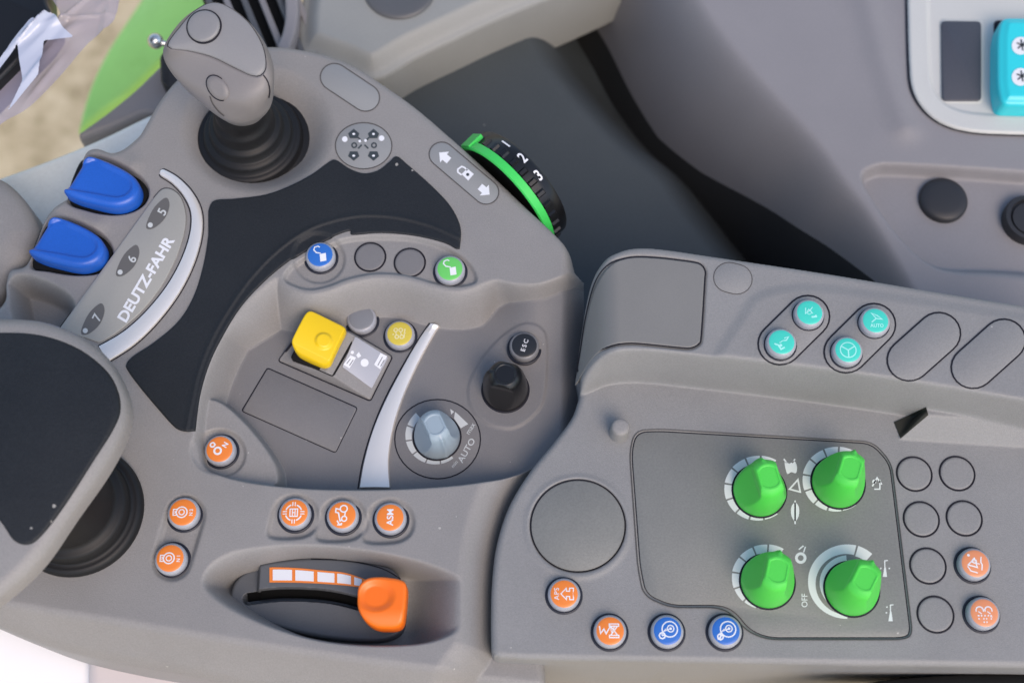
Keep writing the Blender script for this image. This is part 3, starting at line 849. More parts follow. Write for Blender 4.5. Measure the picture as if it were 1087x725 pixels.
ik.on_surface('scale', M['print_grey'], ds, dS, .1)
knob(464, 464, 12.2, 23.5, R(-155), M['lightblue'], 'pale blue rotary knob on its round dial', console, L, .3)
knob(536.5, 414, 12.2, 27, R(76), M['knobblack'], 'black rotary knob below the ESC button', console, L, 0, .58)

# ------------------------------------------------------------------ blue levers in their slots
for SL, dx, dy, lb in ((SLOT1, 0, 0, 'upper blue finger lever'), (SLOT2, -37, 64, 'lower blue finger lever')):
    plate('lever_slot', [(a * .96 + .04 * np.mean([q[0] for q in SL]), b_ * .96 + .04 * np.mean([q[1] for q in SL])) for a, b_ in SL], lambda a, b_, f: np.stack([*U(a, b_, -3.5), np.full(np.shape(a), -3.5)], -1), 0, M['black'], console, .2, None, 9)
    LV = cat([(68 + dx, 207 + dy), (75 + dx, 197 + dy), (85 + dx, 180 + dy), (93 + dx, 168 + dy), (104 + dx, 168 + dy), (126 + dx, 176 + dy), (144 + dx, 187 + dy), (151 + dx, 199 + dy), (148 + dx, 212 + dy), (137 + dx, 220 + dy), (121 + dx, 223 + dy), (98 + dx, 219 + dy), (79 + dx, 214 + dy)], 5)
    TG = P(cat([(58 + dx, 190 + dy), (96 + dx, 168 + dy), (112 + dx, 174 + dy), (134 + dx, 185 + dy), (140 + dx, 195 + dy), (136 + dx, 204 + dy), (124 + dx, 209 + dy), (100 + dx, 206 + dy), (60 + dx, 200 + dy)], 5), 10)
    lx = P([(70 + dx, 190 + dy)], 10)[0]; la = P([(150 + dx, 205 + dy)], 10)[0] - lx; ll = np.linalg.norm(la); la = la / ll
    def lev(x, y, d, TG=TG, lx=lx, la=la, ll=ll):
        t = ((x - lx[0]) * la[0] + (y - lx[1]) * la[1]) / ll
        z = 9.0 + 3.5 * (1 - np.clip(t, -.2, 1)) ** 2
        g = sdf(TG, x, y)
        return z - 2.2 * S01((g + .6) / 2.6) * (1 - .25 * t)
    relief('finger_lever', [(q[0] * .95 + .05 * (95 + dx), q[1] * .94 + .06 * (189 + dy)) for q in LV], 7, lev, 3.4, M['lever'], console, lb, .35, 7)

# ------------------------------------------------------------------ slide lever in the oval well
QU = cat([(243, 640), (244, 622), (254, 608), (272, 600), (305, 594), (350, 592), (396, 598), (418, 605), (428, 622), (430, 650), (424, 670), (398, 679), (340, 675), (290, 663), (258, 650)], 5)
ctrl = P(cat([(262, 634), (300, 630), (350, 632.5), (400, 645)], 6, False), -14)
def quadtop(x, y, d):
    dm = np.full(x.shape, 1e9)
    for i in range(len(ctrl) - 1):
        a, b_ = ctrl[i], ctrl[i + 1]; e = b_ - a; t = np.clip(((x - a[0]) * e[0] + (y - a[1]) * e[1]) / (e @ e), 0, 1)
        dm = np.minimum(dm, np.hypot(x - a[0] - t * e[0], y - a[1] - t * e[1]))
    up = S01((y - np.interp(x, ctrl[:, 0], ctrl[:, 1]) + 1) / 3.)
    up *= S01((x - float(U(271, 620, -14)[0])) / 2.5)
    return -18.5 + 6.0 * up - 8 * S01((3.2 - dm) / 1.6)
qd, qh = relief('slide_quadrant', QU, -14, quadtop, 2.0, M['quad'], console, 'dark slotted track of the orange slide lever', .4, 10)
qS = lambda a, b_, f=0: qh.S(a, b_, f)
Ink(True).line(cat([(263, 634), (300, 630), (350, 632.5), (398, 644)], 8, False), 9.5).on_surface('slot', M['black'], qd, qS, .25)
up_ = cat([(286, 602), (300, 602), (320, 603), (345, 605.5), (365, 607.5), (385, 613.5), (394, 618)], 6, False)
dn_ = cat([(286, 618), (305, 618), (325, 618.5), (345, 619.5), (365, 621), (382, 623), (394, 623.5)], 6, False)
def band(u0, u1, f0, f1):
    """strip of the scale between x=u0..u1, f0..f1 = fractions from its upper to its lower edge"""
    a = np.array(up_); b_ = np.array(dn_); k = Ink(True); V = []
    for x in np.linspace(u0, u1, max(3, int((u1 - u0) / 3) + 1)):
        y0 = np.interp(x, a[:, 0], a[:, 1]); y1 = np.interp(x, b_[:, 0], b_[:, 1])
        V += [(x, y0 + (y1 - y0) * f0), (x, y0 + (y1 - y0) * f1)]
    k.add(V, [(2 * i, 2 * i + 1, 2 * i + 3, 2 * i + 2) for i in range(len(V) // 2 - 1)]); return k
band(286, 393, 0, 1).on_surface('scale_border', M['orange'], qd, qS, .3)
for u0, u1 in ((289.5, 310), (313.5, 333), (337, 355), (358, 372.5), (376, 384)): band(u0, u1, .14, .86).on_surface('scale_field', M['white'], qd, qS, .45)
Ink(True).line(cat([(330, 593), (370, 595), (405, 603), (425, 614)], 6, False), 1.2).on_surface('scale_line', M['seam'], qd, qS, .3)
SLV = rnd([(379.5, 622), (388, 613), (404, 611.5), (424, 614), (432, 618.5), (431, 640), (428, 661), (420, 666), (398, 665.5), (386, 658), (379, 645)], 7, 4)
sp = P([(399, 632)], 6)[0]
def slv(x, y, d):
    q = np.hypot((x - sp[0]) / 9.0, (y - sp[1]) / 7.5)
    yy = (y - sp[1])
    return 6.0 - 1.8 * S01((1.15 - q) / .55) - .035 * np.clip(-yy - 6, 0, 99) ** 2 
relief('slide_lever', SLV, 5, slv, 1.9, M['lever_orange'], console, 'orange slide lever in the oval well', .3, 12)

# ------------------------------------------------------------------ numbered thumbwheel under the outer edge
pa = np.array([*U(490, 157, -9), -9.]); pb = np.array([*U(574, 236, -9), -9.])
ch = pb - pa; hl = np.linalg.norm(ch) / 2; ch = ch / np.linalg.norm(ch)
axis = np.array([-ch[1], ch[0], 0.0]); axis = axis if axis[1] > 0 else -axis
rG = 38.0; mid = (pa + pb) / 2; cen = mid.copy(); cen[2] = -9 - math.sqrt(rG ** 2 - hl ** 2)
Xa = Vector(axis); Ya = Vector(ch); Za = Xa.cross(Ya)
flip = 1 if Za.z > 0 else -1
Za = Vector((0, 0, 1)); 
Wd = Matrix(((Xa.x, Ya.x, 0, cen[0] * .001), (Xa.y, Ya.y, 0, cen[1] * .001), (0, 0, 1, cen[2] * .001), (0, 0, 0, 1)))
# local: x = along the axle, y = along the console edge, z up
def drum(prof, n=120, rib=None):
    V = []; Fc = []
    for (xx, rr) in prof:
        for i in range(n):
            a = 2 * math.pi * i / n
            r_ = rr + (rib(i, xx) if rib else 0); V.append((xx, r_ * math.sin(a), r_ * math.cos(a)))
    m_ = len(prof)
    for j in range(m_ - 1):
        for i in range(n): Fc.append((j * n + i, (j + 1) * n + i, (j + 1) * n + (i + 1) % n, j * n + (i + 1) % n))
    Fc.append(tuple(range(n))); Fc.append(tuple(range((m_ - 1) * n, m_ * n)))
    return V, Fc
V, Fc = drum([(6.2, 34.0), (6.6, 35.2), (17, 35.4), (20.5, 35.2), (22, 34.2), (22.5, 32.5)], 240, lambda i, xx: (-1.5 if (i % 10) < 4 and 6.4 < xx < 17.1 else 0))
V2, F2 = [], []
V, Fc = drum([(6.2, 34.9), (6.6, 36.3), (11.2, 36.5), (12.0, 36.5), (16.6, 36.3), (17.8, 35.4), (18.2, 33.5)], 240, lambda i, xx: (1.3 if (i % 8) < 3 and 6.4 < xx < 11.6 else 0))
wheel = obj_local('thumbwheel', V, Fc, M['knobblack'], console, Wd, 'black ribbed thumbwheel numbered one to three', sharp=35)
V, Fc = drum([(1.0, rG - 2.6), (.6, rG - 1.0), (1.2, rG), (5.6, rG), (6.0, rG - .8)], 160); Fc = Fc[:-2]
gr = obj_local('green_ring', V, Fc, M['green_ring'], wheel, Wd, 'green rim of the thumbwheel', sharp=35)
Vh, Fh = drum([(2.9, rG - 2.0), (2.6, rG - 3.5), (2.6, 4.0)], 120)
obj_local('inner_disc', Vh, Fh[:-2] + [Fh[-1]], M['knobblack'], wheel, Wd)  # black disc paints in the shadowed gap behind the green rim
tabV = []; a0, a1 = R(-60), R(-44)
for a in (a0, a1):
    for xx, rr in ((1, rG - 2), (1, rG + 1.0), (11, rG + 1.6), (11, rG - 2)): tabV.append((xx, rr * math.sin(a), rr * math.cos(a)))
obj_local('ring_tab', tabV, [(0, 1, 2, 3), (7, 6, 5, 4), (0, 4, 5, 1), (1, 5, 6, 2), (2, 6, 7, 3), (3, 7, 4, 0)], M['green_ring'], wheel, Wd, smooth=False)
ys = 1.0 if True else 1
for g, ph in (('1', -17), ('2', 3.5), ('3', 24)):
    V0, F0 = text2d(g, .02); V = []
    for v in V0:
        a = R(ph) - v[1] * 6.4 / 35.6; xx = 14.4 + v[0] * 4.8
        V.append((xx, 37.0 * math.sin(a), 37.0 * math.cos(a)))
    obj_local('numeral', V, F0, M['white'], wheel, Wd, smooth=False)
# =================================================================== RIGHT SWITCH PANEL
qx, qy = U(850, 560, -2)
rpanel = thing('switch_panel', 'grey moulded switch panel with four green knobs and a raised back ledge', 'control panel', (float(qx), float(qy), -70))
ZP, ZD = -2.0, 27.0
Rr = HF(-20, 325, -215, 70, .5, ZP)
X, Y = Rr.X, Rr.Y
out_R = [(521.5, 690), (521, 660), (522, 620), (527, 578), (540, 537), (562, 500), (588, 468), (606, 444), (613, 427), (616, 412), (614, 398), (614, 386, 4), (618, 350, 6), (627, 306, 10), (640, 281, 18), (654, 267, ZD), (672, 262, ZD), (700, 262.5, ZD), (760, 271, ZD), (880, 289, ZD), (1000, 309, ZD), (1087, 323, ZD), (1260, 352, ZD)]
oc = cat([(p[0], p[1], p[2] if len(p) > 2 else ZP) for p in out_R], 6, False)
OUTR = P(oc + [(1300, 360, ZD), (1300, 713, ZP), (1087, 708.5, ZP), (900, 706, ZP), (700, 702.5, ZP), (560, 700, ZP), (530, 698.5, ZP), (524, 696, ZP)])
DECK = P(cat([(560, 405), (600, 392), (624, 382.5), (642, 375), (668, 371.5), (700, 372.5), (760, 379), (830, 387), (900, 396), (1000, 411), (1087, 426), (1300, 462)], 6, False) + [(1400, 200), (560, 150)], ZD)
dD = Rr.sd(DECK, 40)
t = np.clip(-dD / 7.5, 0, 1)
Rr.Z = np.where(dD > -7.5, ZP + (ZD - ZP) * (1 - (t ** 1.55 * .55 + .45 * t)), ZP)
xl = lambda px, py, z: float(U(px, py, z)[0])
tl = np.clip((xl(658, 330, ZD) - X) / (xl(658, 330, ZD) - xl(613, 360, 5)), 0, 1.2)
Rr.Z -= np.where(dD > -7.5, 25.0 * tl ** 2.0 * (1 - t), 0)
# slightly proud switch field on the deck
FIELD = P(cat([(700, 420), (745, 385), (778, 338), (800, 310), (850, 299), (930, 307), (1087, 330), (1300, 360), (1300, 520), (900, 480)], 6), ZD)
Rr.Z += 1.3 * S01(Rr.sd(FIELD, 20) / 7.) * S01((dD + 2) / 4.)
# ledge at the foot of the wall
LEDGE = P([(985, 432), (1087, 447), (1300, 478), (1300, 508), (1087, 475), (955, 466.5)], ZP + 3)
dG = Rr.sd(LEDGE, 30)
base_line = P([(930, 465), (955, 466.5), (1087, 475), (1300, 508)], ZP)
bl_y = np.interp(X, base_line[:, 0], base_line[:, 1]); up = np.clip(Y - bl_y, 0, None)
Rr.Z = np.where(dG > -1.5, np.maximum(Rr.Z, ZP + np.minimum(up * .85, 9.5) * S01((dG + 1.5) / 1.5)), Rr.Z)
# plate bed
PLATE = rnd([(676, 459), (700, 458), (925, 471), (944, 492), (966, 672), (958, 676), (816, 676), (796, 668), (780, 648), (764, 641.5), (712, 641.5), (686, 630), (680, 600), (671, 480)], 11, 6)
PB = rnd([(674, 457), (700, 455.5), (927, 469), (946.5, 491), (969, 674), (958, 678.5), (815, 678.5), (793, 670), (777, 651), (762, 644.5), (711, 644.5), (683, 632), (677, 600), (668.5, 480)], 12, 6)
Rr.pocket(P(PB, ZP), 1.3, 1.6)
BIGC = ell(613.5, 558, 51.5, 50)
Rr.pocket(P(BIGC, ZP), 1.6, 1.5)
dd = Rr.sd(P(ell(613.5, 559.5, 54, 52.5), ZP), 10); Rr.Z += .7 * np.exp(-((dd) / 1.6) ** 2)
# lid bed on the deck
LID = [(736, 278.5), (744, 281), (748.5, 288), (748, 300), (744.5, 355), (742, 365), (733, 369.5), (720, 369), (700, 367), (670, 364.5), (645, 367), (630, 374), (614, 389), (616, 372), (620, 345), (627, 315), (634, 297), (644, 284), (658, 276), (675, 273), (700, 274), (722, 276.5)]
LIDZ = [ZD] * 11 + [20, 10, 5, 8, 12, 17, 23] + [ZD] * 4
LIDC = [(p[0], p[1], z) for p, z in zip(LID, LIDZ)]
LIDP = P(cat(LIDC, 4))
dl = Rr.sd(LIDP, 10)
base_deck = Rr.Z.copy()
Rr.Z -= 1.3 * S01((dl + 1.2) / 1.2) * S01((dD + 1) / 2.)
Rr.finish('body', OUTR, 3.6, 170, M['panel'], rpanel)
RS = Rr.S
bd = HF(-20, 325, -215, 70, .5); bd.Z = blur2(base_deck, 2)
lid, lidh = relief('lid', cat(LID, 4), ZD, lambda x, y, d: bd.H(x, y) + .25, .8, M['plate_lid'], rpanel, 'curved olive grey lid at the left end of the ledge', .45, 5)
# re-trace the lid outline on its true surface for the dark joint
q = Ink().line([tuple(p) for p in LIDP], .75, True); a = np.array(q.V)
obj_world('lid_gap', np.stack([a[:, 0], a[:, 1], bd.H(a[:, 0], a[:, 1]) + .22], 1), q.F, M['seam'], rpanel, smooth=False)
sticker('blank_label', stadium(774, 294.5, 782, 296.5, 16.5), RS, 'blank oval label beside the lid', rpanel, 'panel', .12, 'hairline', .8)

inset = plate('knob_plate', PLATE, lambda a, b_, f: flatS(ZP - 1.3)(a, b_, f), 1.0, M['plate'], rpanel, .35, 'olive grey plate carrying the four green knobs')
q = Ink(True).line(PLATE, 1.5, True); a = np.array(q.V); obj_world('plate_gap', RS(a[:, 0], a[:, 1], .3), q.F, M['seam'], rpanel, smooth=False)
q = Ink(True).line(PB, 1.2, True); a = np.array(q.V); obj_world('plate_edge', RS(a[:, 0], a[:, 1], .45), q.F, M['hairline'], rpanel, smooth=False)
bc = plate('blank_cover', ell(613.5, 558, 49.5, 48, 72), RS, .9, M['plate'], rpanel, .3, 'large round textured blank cover')
seam('cover_gap', ell(613.5, 558, 50.3, 48.8, 72), RS, 1.3, .5, 'seam', rpanel)

iS = lambda a, b_, f: flatS(ZP - .3)(a, b_, f)
ik = Ink(True)
for (cx, cy) in ((805, 519), (888, 509.5), (813, 613)):
    angs = [58, 86, 112, 140, 170, 200, 228, 254, 280, 308]
    for i in range(9):
        ik.arc(cx, cy, 26, 37.5 - .35 * i, angs[i] + 1.6, angs[i + 1] - 1.6, 7, .95)
cx, cy = 899.5, 617.5
ik.arc(cx, cy, (30, 30), (41, 42), 50, 74, 8, .95).arc(cx, cy, (31, 33), (42, 42), 77, 160, 16, .95).arc(cx, cy, (33, 37), (42, 41), 160, 270, 20, .95)
ik.arc(cx + 1.5, cy + 1, 25, 31, 95, 270, 24, .95).arc(cx + 1, cy, 29, 34.5, 285, 312, 6, .95)
# pictograms
ik.poly(cat([(833, 490), (838, 492), (843, 489), (846, 495), (845, 502), (840, 501), (836, 503), (834, 498)], 3)).line([(835, 491), (832, 487)], 1.6).line([(841, 491), (844, 487)], 1.4)
ik.line([(838, 519), (847, 509), (849.5, 522)], 1.8, True)
ik.poly(cat([(844, 533), (848, 538), (848, 547), (844, 553), (840, 547), (840, 538)], 3)).line([(844, 531), (844, 556)], 1.6)
ik.line([(926, 516), (931, 507), (936, 514)], 1.6).line([(928, 519), (934, 519), (934, 509)], 1.4).disc(928, 511, 2.2)
ik.circ(850, 592, 4.6, 3.0, 18).line([(848, 583), (853, 579)], 1.5).line([(853, 586), (855, 580)], 1.4)
ik.text('OFF', 854, 637, 6.4, 90, .01, .95)
for (x, y) in ((939.5, 605), (945.5, 652)):
    ik.poly([(x - 2.5, y + 7), (x + 2.2, y + 7), (x + .8, y - 3), (x - .8, y - 3)]).line([(x - .2, y - 3), (x - .4, y - 10), (x + 3, y - 10.5)], 1.2).disc(x - 4.5, y - 2, .9, 8)
    ik.disc(x + 4.5 if y < 630 else x - 4, y - 2 if y < 630 else y - 8, .9, 8)
ik.on_surface('scale_print', M['scale_white'], inset, iS, .1)
GK = ((806, 521, -24), (889.5, 512, 10), (814.5, 617, 4), (904, 625, 20))
for (x, y, a), lb in zip(GK, ('upper left green knob on the plate', 'upper right green knob on the plate', 'lower left green knob on the plate', 'lower right green knob inside the double ring')):
    knob(x, y, 13.4, 29, R(-a) - R(10), M['green'], lb, rpanel, Rr, 1.0)

button(598.5, 632, 'orange', i_aps(), 'orange button lettered APS with an arrow', rpanel, Rr)
button(647, 671, 'orange', i_work(), 'orange button with a zigzag and cylinder symbol', rpanel, Rr)
button(707.5, 671, 'blue', i_disc(1), 'blue button with a disc symbol, left of the two', rpanel, Rr)
button(769, 671, 'blue', i_disc(0), 'blue button with a disc and clock symbol, right of the two', rpanel, Rr)
button(1032, 600, 'orange_pale', i_warn(), 'pale orange button with a triangle symbol', rpanel, Rr)
button(1041.5, 652, 'orange_pale', i_spray(), 'pale orange button with a spraying symbol', rpanel, Rr)
for x, y in ((970.5, 503), (1016, 502.5), (978, 551), (1023.5, 550), (985, 600.5), (993, 652)): blank_cap(x, y, rpanel, Rr, 8.5, 'panel')

for i, (x0, y0, x1, y1) in enumerate(((828, 365, 857.5, 336), (898, 373.5, 927.5, 344.5), (965, 382, 996.5, 354), (1033, 390, 1065.5, 361))):
    sh = stadium(x0, y0, x1, y1, 22.5)
    o = plate('switch_pod', sh, RS, .45, M['panel'], rpanel, .4, 'blank oval switch cover' if i > 1 else 'oval switch pod with two turquoise buttons')
    seam('pod_gap', stadium(x0, y0, x1, y1, 23.2), RS, 1.7, .3, 'seam', o)
button(857.5, 335.5, 'cyan', i_fold(1), 'turquoise button, upper of the left pair', rpanel, Rr, 'print_teal', 7.7, bz=.95)
button(828, 366.5, 'cyan', i_fold(0), 'turquoise button, lower of the left pair', rpanel, Rr, 'print_teal', 7.7, bz=.95)
button(927, 344, 'cyan', i_auto(), 'turquoise button lettered AUTO', rpanel, Rr, 'print_teal', 7.7, bz=.95)
button(898, 375, 'cyan', i_wheel(), 'turquoise button with a steering wheel symbol', rpanel, Rr, 'print_teal', 7.7, bz=.95)
# small peg
p = RS(657, 460); V, Fc, mi = lathe([(5.2, -.5), (5.0, 1.5), (4.7, 11), (4.4, 12.2), (3.6, 12.8), (2, 12.9)], 40)
obj_local('peg', V, Fc, M['body'], rpanel, frame_at(p), 'short grey peg beside the plate', sharp=40)
# flat dark patch painting the shade of a notch at the ledge's end
A_, B_, C_, D_ = [np.array(q, float) for q in ((949, 448), (983, 432), (985.5, 440.5), (956, 465.5))]
V = []; n_ = 14
for i in range(n_ + 1):
    for k in range(n_ + 1):
        s_, t_ = i / n_, k / n_; V.append((A_ * (1 - s_) + B_ * s_) * (1 - t_) + (D_ * (1 - s_) + C_ * s_) * t_)
V = np.array(V); Fc = [(i * (n_ + 1) + k, i * (n_ + 1) + k + 1, (i + 1) * (n_ + 1) + k + 1, (i + 1) * (n_ + 1) + k) for i in range(n_) for k in range(n_)]
obj_world('notch_shade_patch', RS(V[:, 0], V[:, 1], .45), Fc, M['notch'], rpanel, 'dark notch at the end of the foot ledge')

# =================================================================== JOYSTICK
jb = LS(267, 152)
joy = thing('joystick', 'taupe joystick with a flat thumb button standing in a black pleated rubber boot', 'joystick', (jb[0], jb[1], -12))
V, Fc, mi = lathe([(34.5, -1), (34.5, .5), (33.8, 2.2), (32.5, 3.0), (30.6, 2.8), (29.6, 3.6), (29.2, 7.0), (28.4, 8.6), (26.6, 8.8), (25.2, 9.2), (24.6, 12.8), (23.6, 14.6), (21.8, 14.8), (20.8, 15.6), (20.2, 20.0), (19.2, 21.8), (17.8, 22), (16.8, 23.4), (16.2, 28.5), (15.4, 31), (14.2, 32), (13.6, 36), (13.2, 55)], 72)
obj_local('boot', V, Fc, M['rubber'], joy, frame_at((jb[0], jb[1], -12)), 'black pleated rubber boot')

def resample(px_poly, zs, n=72, c=None, ph=0.0):
    """polygon traced at height(s) -> n points by angle about its centre"""
    a = np.array(cat(px_poly, 10)); z = zs(a[:, 0], a[:, 1]) if callable(zs) else np.full(len(a), float(zs))
    x, y = U(a[:, 0], a[:, 1], z); p = np.stack([x, y, z], 1)
    c = p.mean(0) if c is None else c
    th = np.unwrap(np.arctan2(p[:, 1] - c[1], p[:, 0] - c[0]))
    if th[-1] < th[0]: p = p[::-1]; th = th[::-1]
    T = np.concatenate([th - 2 * np.pi, th, th + 2 * np.pi]); PP = np.concatenate([p, p, p])
    tq = np.linspace(0, 2 * np.pi, n, endpoint=False)
    o = np.argsort(T); T = T[o]; PP = PP[o]
    return np.stack([np.interp(tq, T, PP[:, k]) for k in range(3)], 1)
seam_px = [(177, 50), (200, 54.5), (225, 61), (250, 73), (268, 81), (278, 80), (283, 70), (279, 48), (264, 24), (242, 7), (224, 3), (206, 12), (191, 28)]
zs = lambda x, y: 83 + (82 - y) / 79 * 9
NJ = 96
rings = [resample([(231, 117), (240, 129), (256, 134), (272, 130), (282, 117), (282, 98), (268, 84), (248, 84), (235, 97)], 44, NJ),
         resample([(226, 113), (237, 127), (254, 133.5), (273, 129.5), (285, 114), (285, 94), (270, 78), (246, 76), (231, 92)], 48, NJ),
         resample([(205, 93), (218, 113), (238, 127), (258, 130), (279, 123), (289, 108), (288, 84), (270, 62), (240, 56), (214, 70)], 58, NJ),
         resample([(185, 73), (198, 96), (222, 113), (246, 120), (272, 119), (288, 104), (290, 82), (276, 56), (244, 38), (206, 46)], 67, NJ),
         resample([(174, 60), (183, 77), (206, 92), (234, 105), (262, 110), (284, 102), (291, 84), (287, 60), (268, 34), (238, 14), (202, 20), (182, 40)], 75, NJ),
         resample([(174, 54), (186, 66), (208, 76), (236, 89), (262, 97), (281, 93), (289, 78), (284, 52), (267, 27), (240, 8), (205, 13), (184, 33)], 80, NJ),
         resample(seam_px, zs, NJ)]
# smooth between the traced rings
def ring_interp(rings, sub=5):
    out = []; m_ = len(rings)
    for i in range(m_ - 1):
        p0 = rings[max(i - 1, 0)]; p1 = rings[i]; p2 = rings[i + 1]; p3 = rings[min(i + 2, m_ - 1)]
        for k in range(sub):
            t = k / sub; out.append(.5 * ((2 * p1) + (-p0 + p2) * t + (2 * p0 - 5 * p1 + 4 * p2 - p3) * t * t + (-p0 + 3 * p1 - 3 * p2 + p3) * t ** 3))
    out.append(rings[-1]); return out
RG = ring_interp(rings)
def loft(rg):
    V = np.concatenate(rg); n = len(rg[0]); Fc = []
    for j in range(len(rg) - 1):
        for i in range(n): Fc.append((j * n + i, j * n + (i + 1) % n, (j + 1) * n + (i + 1) % n, (j + 1) * n + i))
    return V, Fc
cs = rings[-1].mean(0)
def shrink(f, dz): r_ = cs + (rings[-1] - cs) * f; r_[:, 2] += dz; return r_
V, Fc = loft(RG + [shrink(.985, -.9)])
grip = obj_world('grip', V, Fc, M['grip'], joy, 'taupe moulded joystick grip')
tops = [shrink(.985, -1.2), shrink(.978, .1), shrink(.965, .65)] + [shrink(f, .75 + 1.8 * (1 - f ** 2)) for f in (.93, .85, .7, .5, .3, .12)]
V, Fc = loft(tops); n_ = NJ; Fc.append(tuple(range((len(tops) - 1) * n_, len(tops) * n_)))
tp = obj_world('top_plate', V, Fc, M['griptop'], joy, 'flat top plate of the joystick')
V = np.concatenate([shrink(.998, -.1), shrink(.968, -.15)]); Fc = [(i, (i + 1) % NJ, NJ + (i + 1) % NJ, NJ + i) for i in range(NJ)]
obj_world('joint', V, Fc, M['seam'], joy, smooth=False)
sf_t, hit_t = raycaster(tp); sf_g, hit_g = raycaster(grip)
hp_, hn_ = hit_t(216.5, 28.5); Wt = frame_at(hp_, hn_)
V, Fc, mi = lathe([(8.3, -2), (8.3, .6), (7.9, 1.2), (7.0, 1.5), (4, 1.6)], 48)
tb = obj_local('thumb_button', V, Fc, M['griptop'], joy, Wt, 'round thumb button on the joystick')
V, Fc, mi = lathe([(8.2, .2), (8.4, .35), (8.95, .35), (9.1, -.6)], 48); obj_local('bezel', V, Fc[:-1], M['seam'], tb, Wt)
for (x, y, a, rx, ry) in ((231.5, 93.5, 52, 15, 9.5),):
    pts = ell(x, y, rx, ry, 40, R(a)); V0 = sf_g(*np.array(pts).T, .25); hpp, hnn = hit_g(x, y)
    cc = V0.mean(0); V = np.concatenate([V0 - np.array(hnn) * .6, V0, cc + (V0 - cc) * .9 + np.array(hnn) * .9, cc + (V0 - cc) * .5 + np.array(hnn) * 1.0])
    n = len(V0); Fc = [(j * n + i, j * n + (i + 1) % n, (j + 1) * n + (i + 1) % n, (j + 1) * n + i) for j in range(3) for i in range(n)] + [tuple(range(3 * n, 4 * n))]
    rb = obj_world('rocker', V, Fc, M['grip'], joy, 'oval rocker button on the front of the grip')
    half = [pts[(k + 2) % 40] for k in range(0, 27)]
    q = Ink(True).line(half, 1.3); obj_world('rocker_gap', sf_g(*np.array(q.V).T, .5), q.F, M['seam'], rb, smooth=False)
q = Ink(True).line(cat([(223, 102), (226, 110), (232, 118), (238, 123)], 5, False), 1.1); obj_world('finger_groove', sf_g(*np.array(q.V).T, .3), q.F, M['hairline'], joy, smooth=False)
q = Ink(True).line(cat([(279.5, 80), (284, 87), (286, 96), (285, 104)], 5, False), 1.3); obj_world('side_joint', sf_g(*np.array(q.V).T, .3), q.F, M['seam'], joy, smooth=False)

# =================================================================== PALM REST on its black column
hb = LS(82, 542)
palm = thing('palm_rest_lever', 'rounded grey lever with a black palm pad, leaning over its black rubber column', 'hand rest', (hb[0], hb[1], -1))
V, Fc, mi = lathe([(34, -2), (34, 3), (33, 5.5), (31, 6.5), (29.5, 6), (28.5, 8), (28, 13), (26, 15), (24, 15), (22.5, 19), (21.5, 30), (19, 40), (17, 66)], 72)
obj_local('column', V, Fc, M['rubber'], palm, frame_at((hb[0], hb[1], -1)), 'black rubber column under the palm rest')
ZR = 70.0
RIM = cat([(-70, 350), (-30, 340), (0, 338), (45, 341), (85, 356), (112, 377), (130, 405), (138, 435), (132, 465), (112, 503), (80, 548), (45, 596), (10, 628), (-20, 645), (-60, 640), (-95, 600), (-110, 520), (-110, 430), (-100, 380)], 6)
rimc = P([(20, 460)], ZR)[0]
def rimtop(x, y, d): return ZR + 1.5 - .0011 * ((x - rimc[0]) ** 2 + (y - rimc[1]) ** 2)
rim, rimh = relief('shell', RIM, ZR - 7, rimtop, 7.0, M['body'], palm, 'grey shell of the palm rest', .6, 5)
lo_ = P(RIM, ZR - 7)
obj_world('underside', np.concatenate([np.column_stack([lo_, np.full(len(lo_), ZR - 12)])]), [tuple(range(len(lo_)))], M['quad'], palm, smooth=False)
PADP = cat([(-60, 370), (-30, 355), (0, 352), (42, 355), (80, 368), (108, 388), (122, 408), (127, 432), (120, 455), (100, 488), (70, 534), (45, 566), (30, 577), (14, 573), (0, 553), (-30, 520), (-60, 480), (-75, 420)], 6)
relief('palm_pad', PADP, ZR, lambda x, y, d: rimh.H(x, y) + .9 , .9, M['pad'], palm, 'black palm pad', .6, 5)

# =================================================================== SURROUNDINGS
# side trim of the cab
strim = thing('side_trim', 'large grey moulded cab side panel curving down to the dark floor', 'side panel', (float(U(900, 120, -70)[0]), float(U(900, 120, -70)[1]), -200))
TH = HF(0, 420, 20, 330, .9, -62.0)
X, Y = TH.X, TH.Y
LINE = P(cat([(650, -110), (684, -60), (716, 0), (752, 54), (796, 105), (844, 158), (874, 200), (902, 238), (938, 300), (975, 370), (1000, 430)], 6, False) + [(1900, 430), (1900, -110)], -62)
dl = TH.sd(LINE, 200)
south = S01((ym(30, 700) - Y) / 105.)
wr = 23 - 5 * south
tdn = np.clip((16 - dl) / (wr + 16), 0, 1)
over = np.clip(-dl - wr, 0, None)
TH.Z -= 120 * tdn ** 1.7 + np.minimum(over * 5.0, 210)
POCK = P(cat([(916, 190), (928, 178), (958, 176), (1087, 184), (1300, 201), (1300, 330), (1087, 296), (1012, 290), (982, 276), (955, 250), (934, 222)], 5), -62)
dP = TH.sd(POCK, 30)
lowleft = S01((ym(208, 950) * 1.0 + 40 - Y) / 30.)
wv = 2.5 + 13 * S01((ym(202, 1000) - 2 - Y + 10) / 12.)
wv = 1.2 + 16 * S01((ym(232, 1000) + 4 - Y) / 16.)
TH.Z -= 9 * np.where(dP > 0, np.clip(dP / wv, 0, 1), 0)
RIDGE = P([(905, -60), (935, 60), (960, 135)], -62)
e = RIDGE[1:] - RIDGE[:-1]; dm = np.full(X.shape, 1e9)
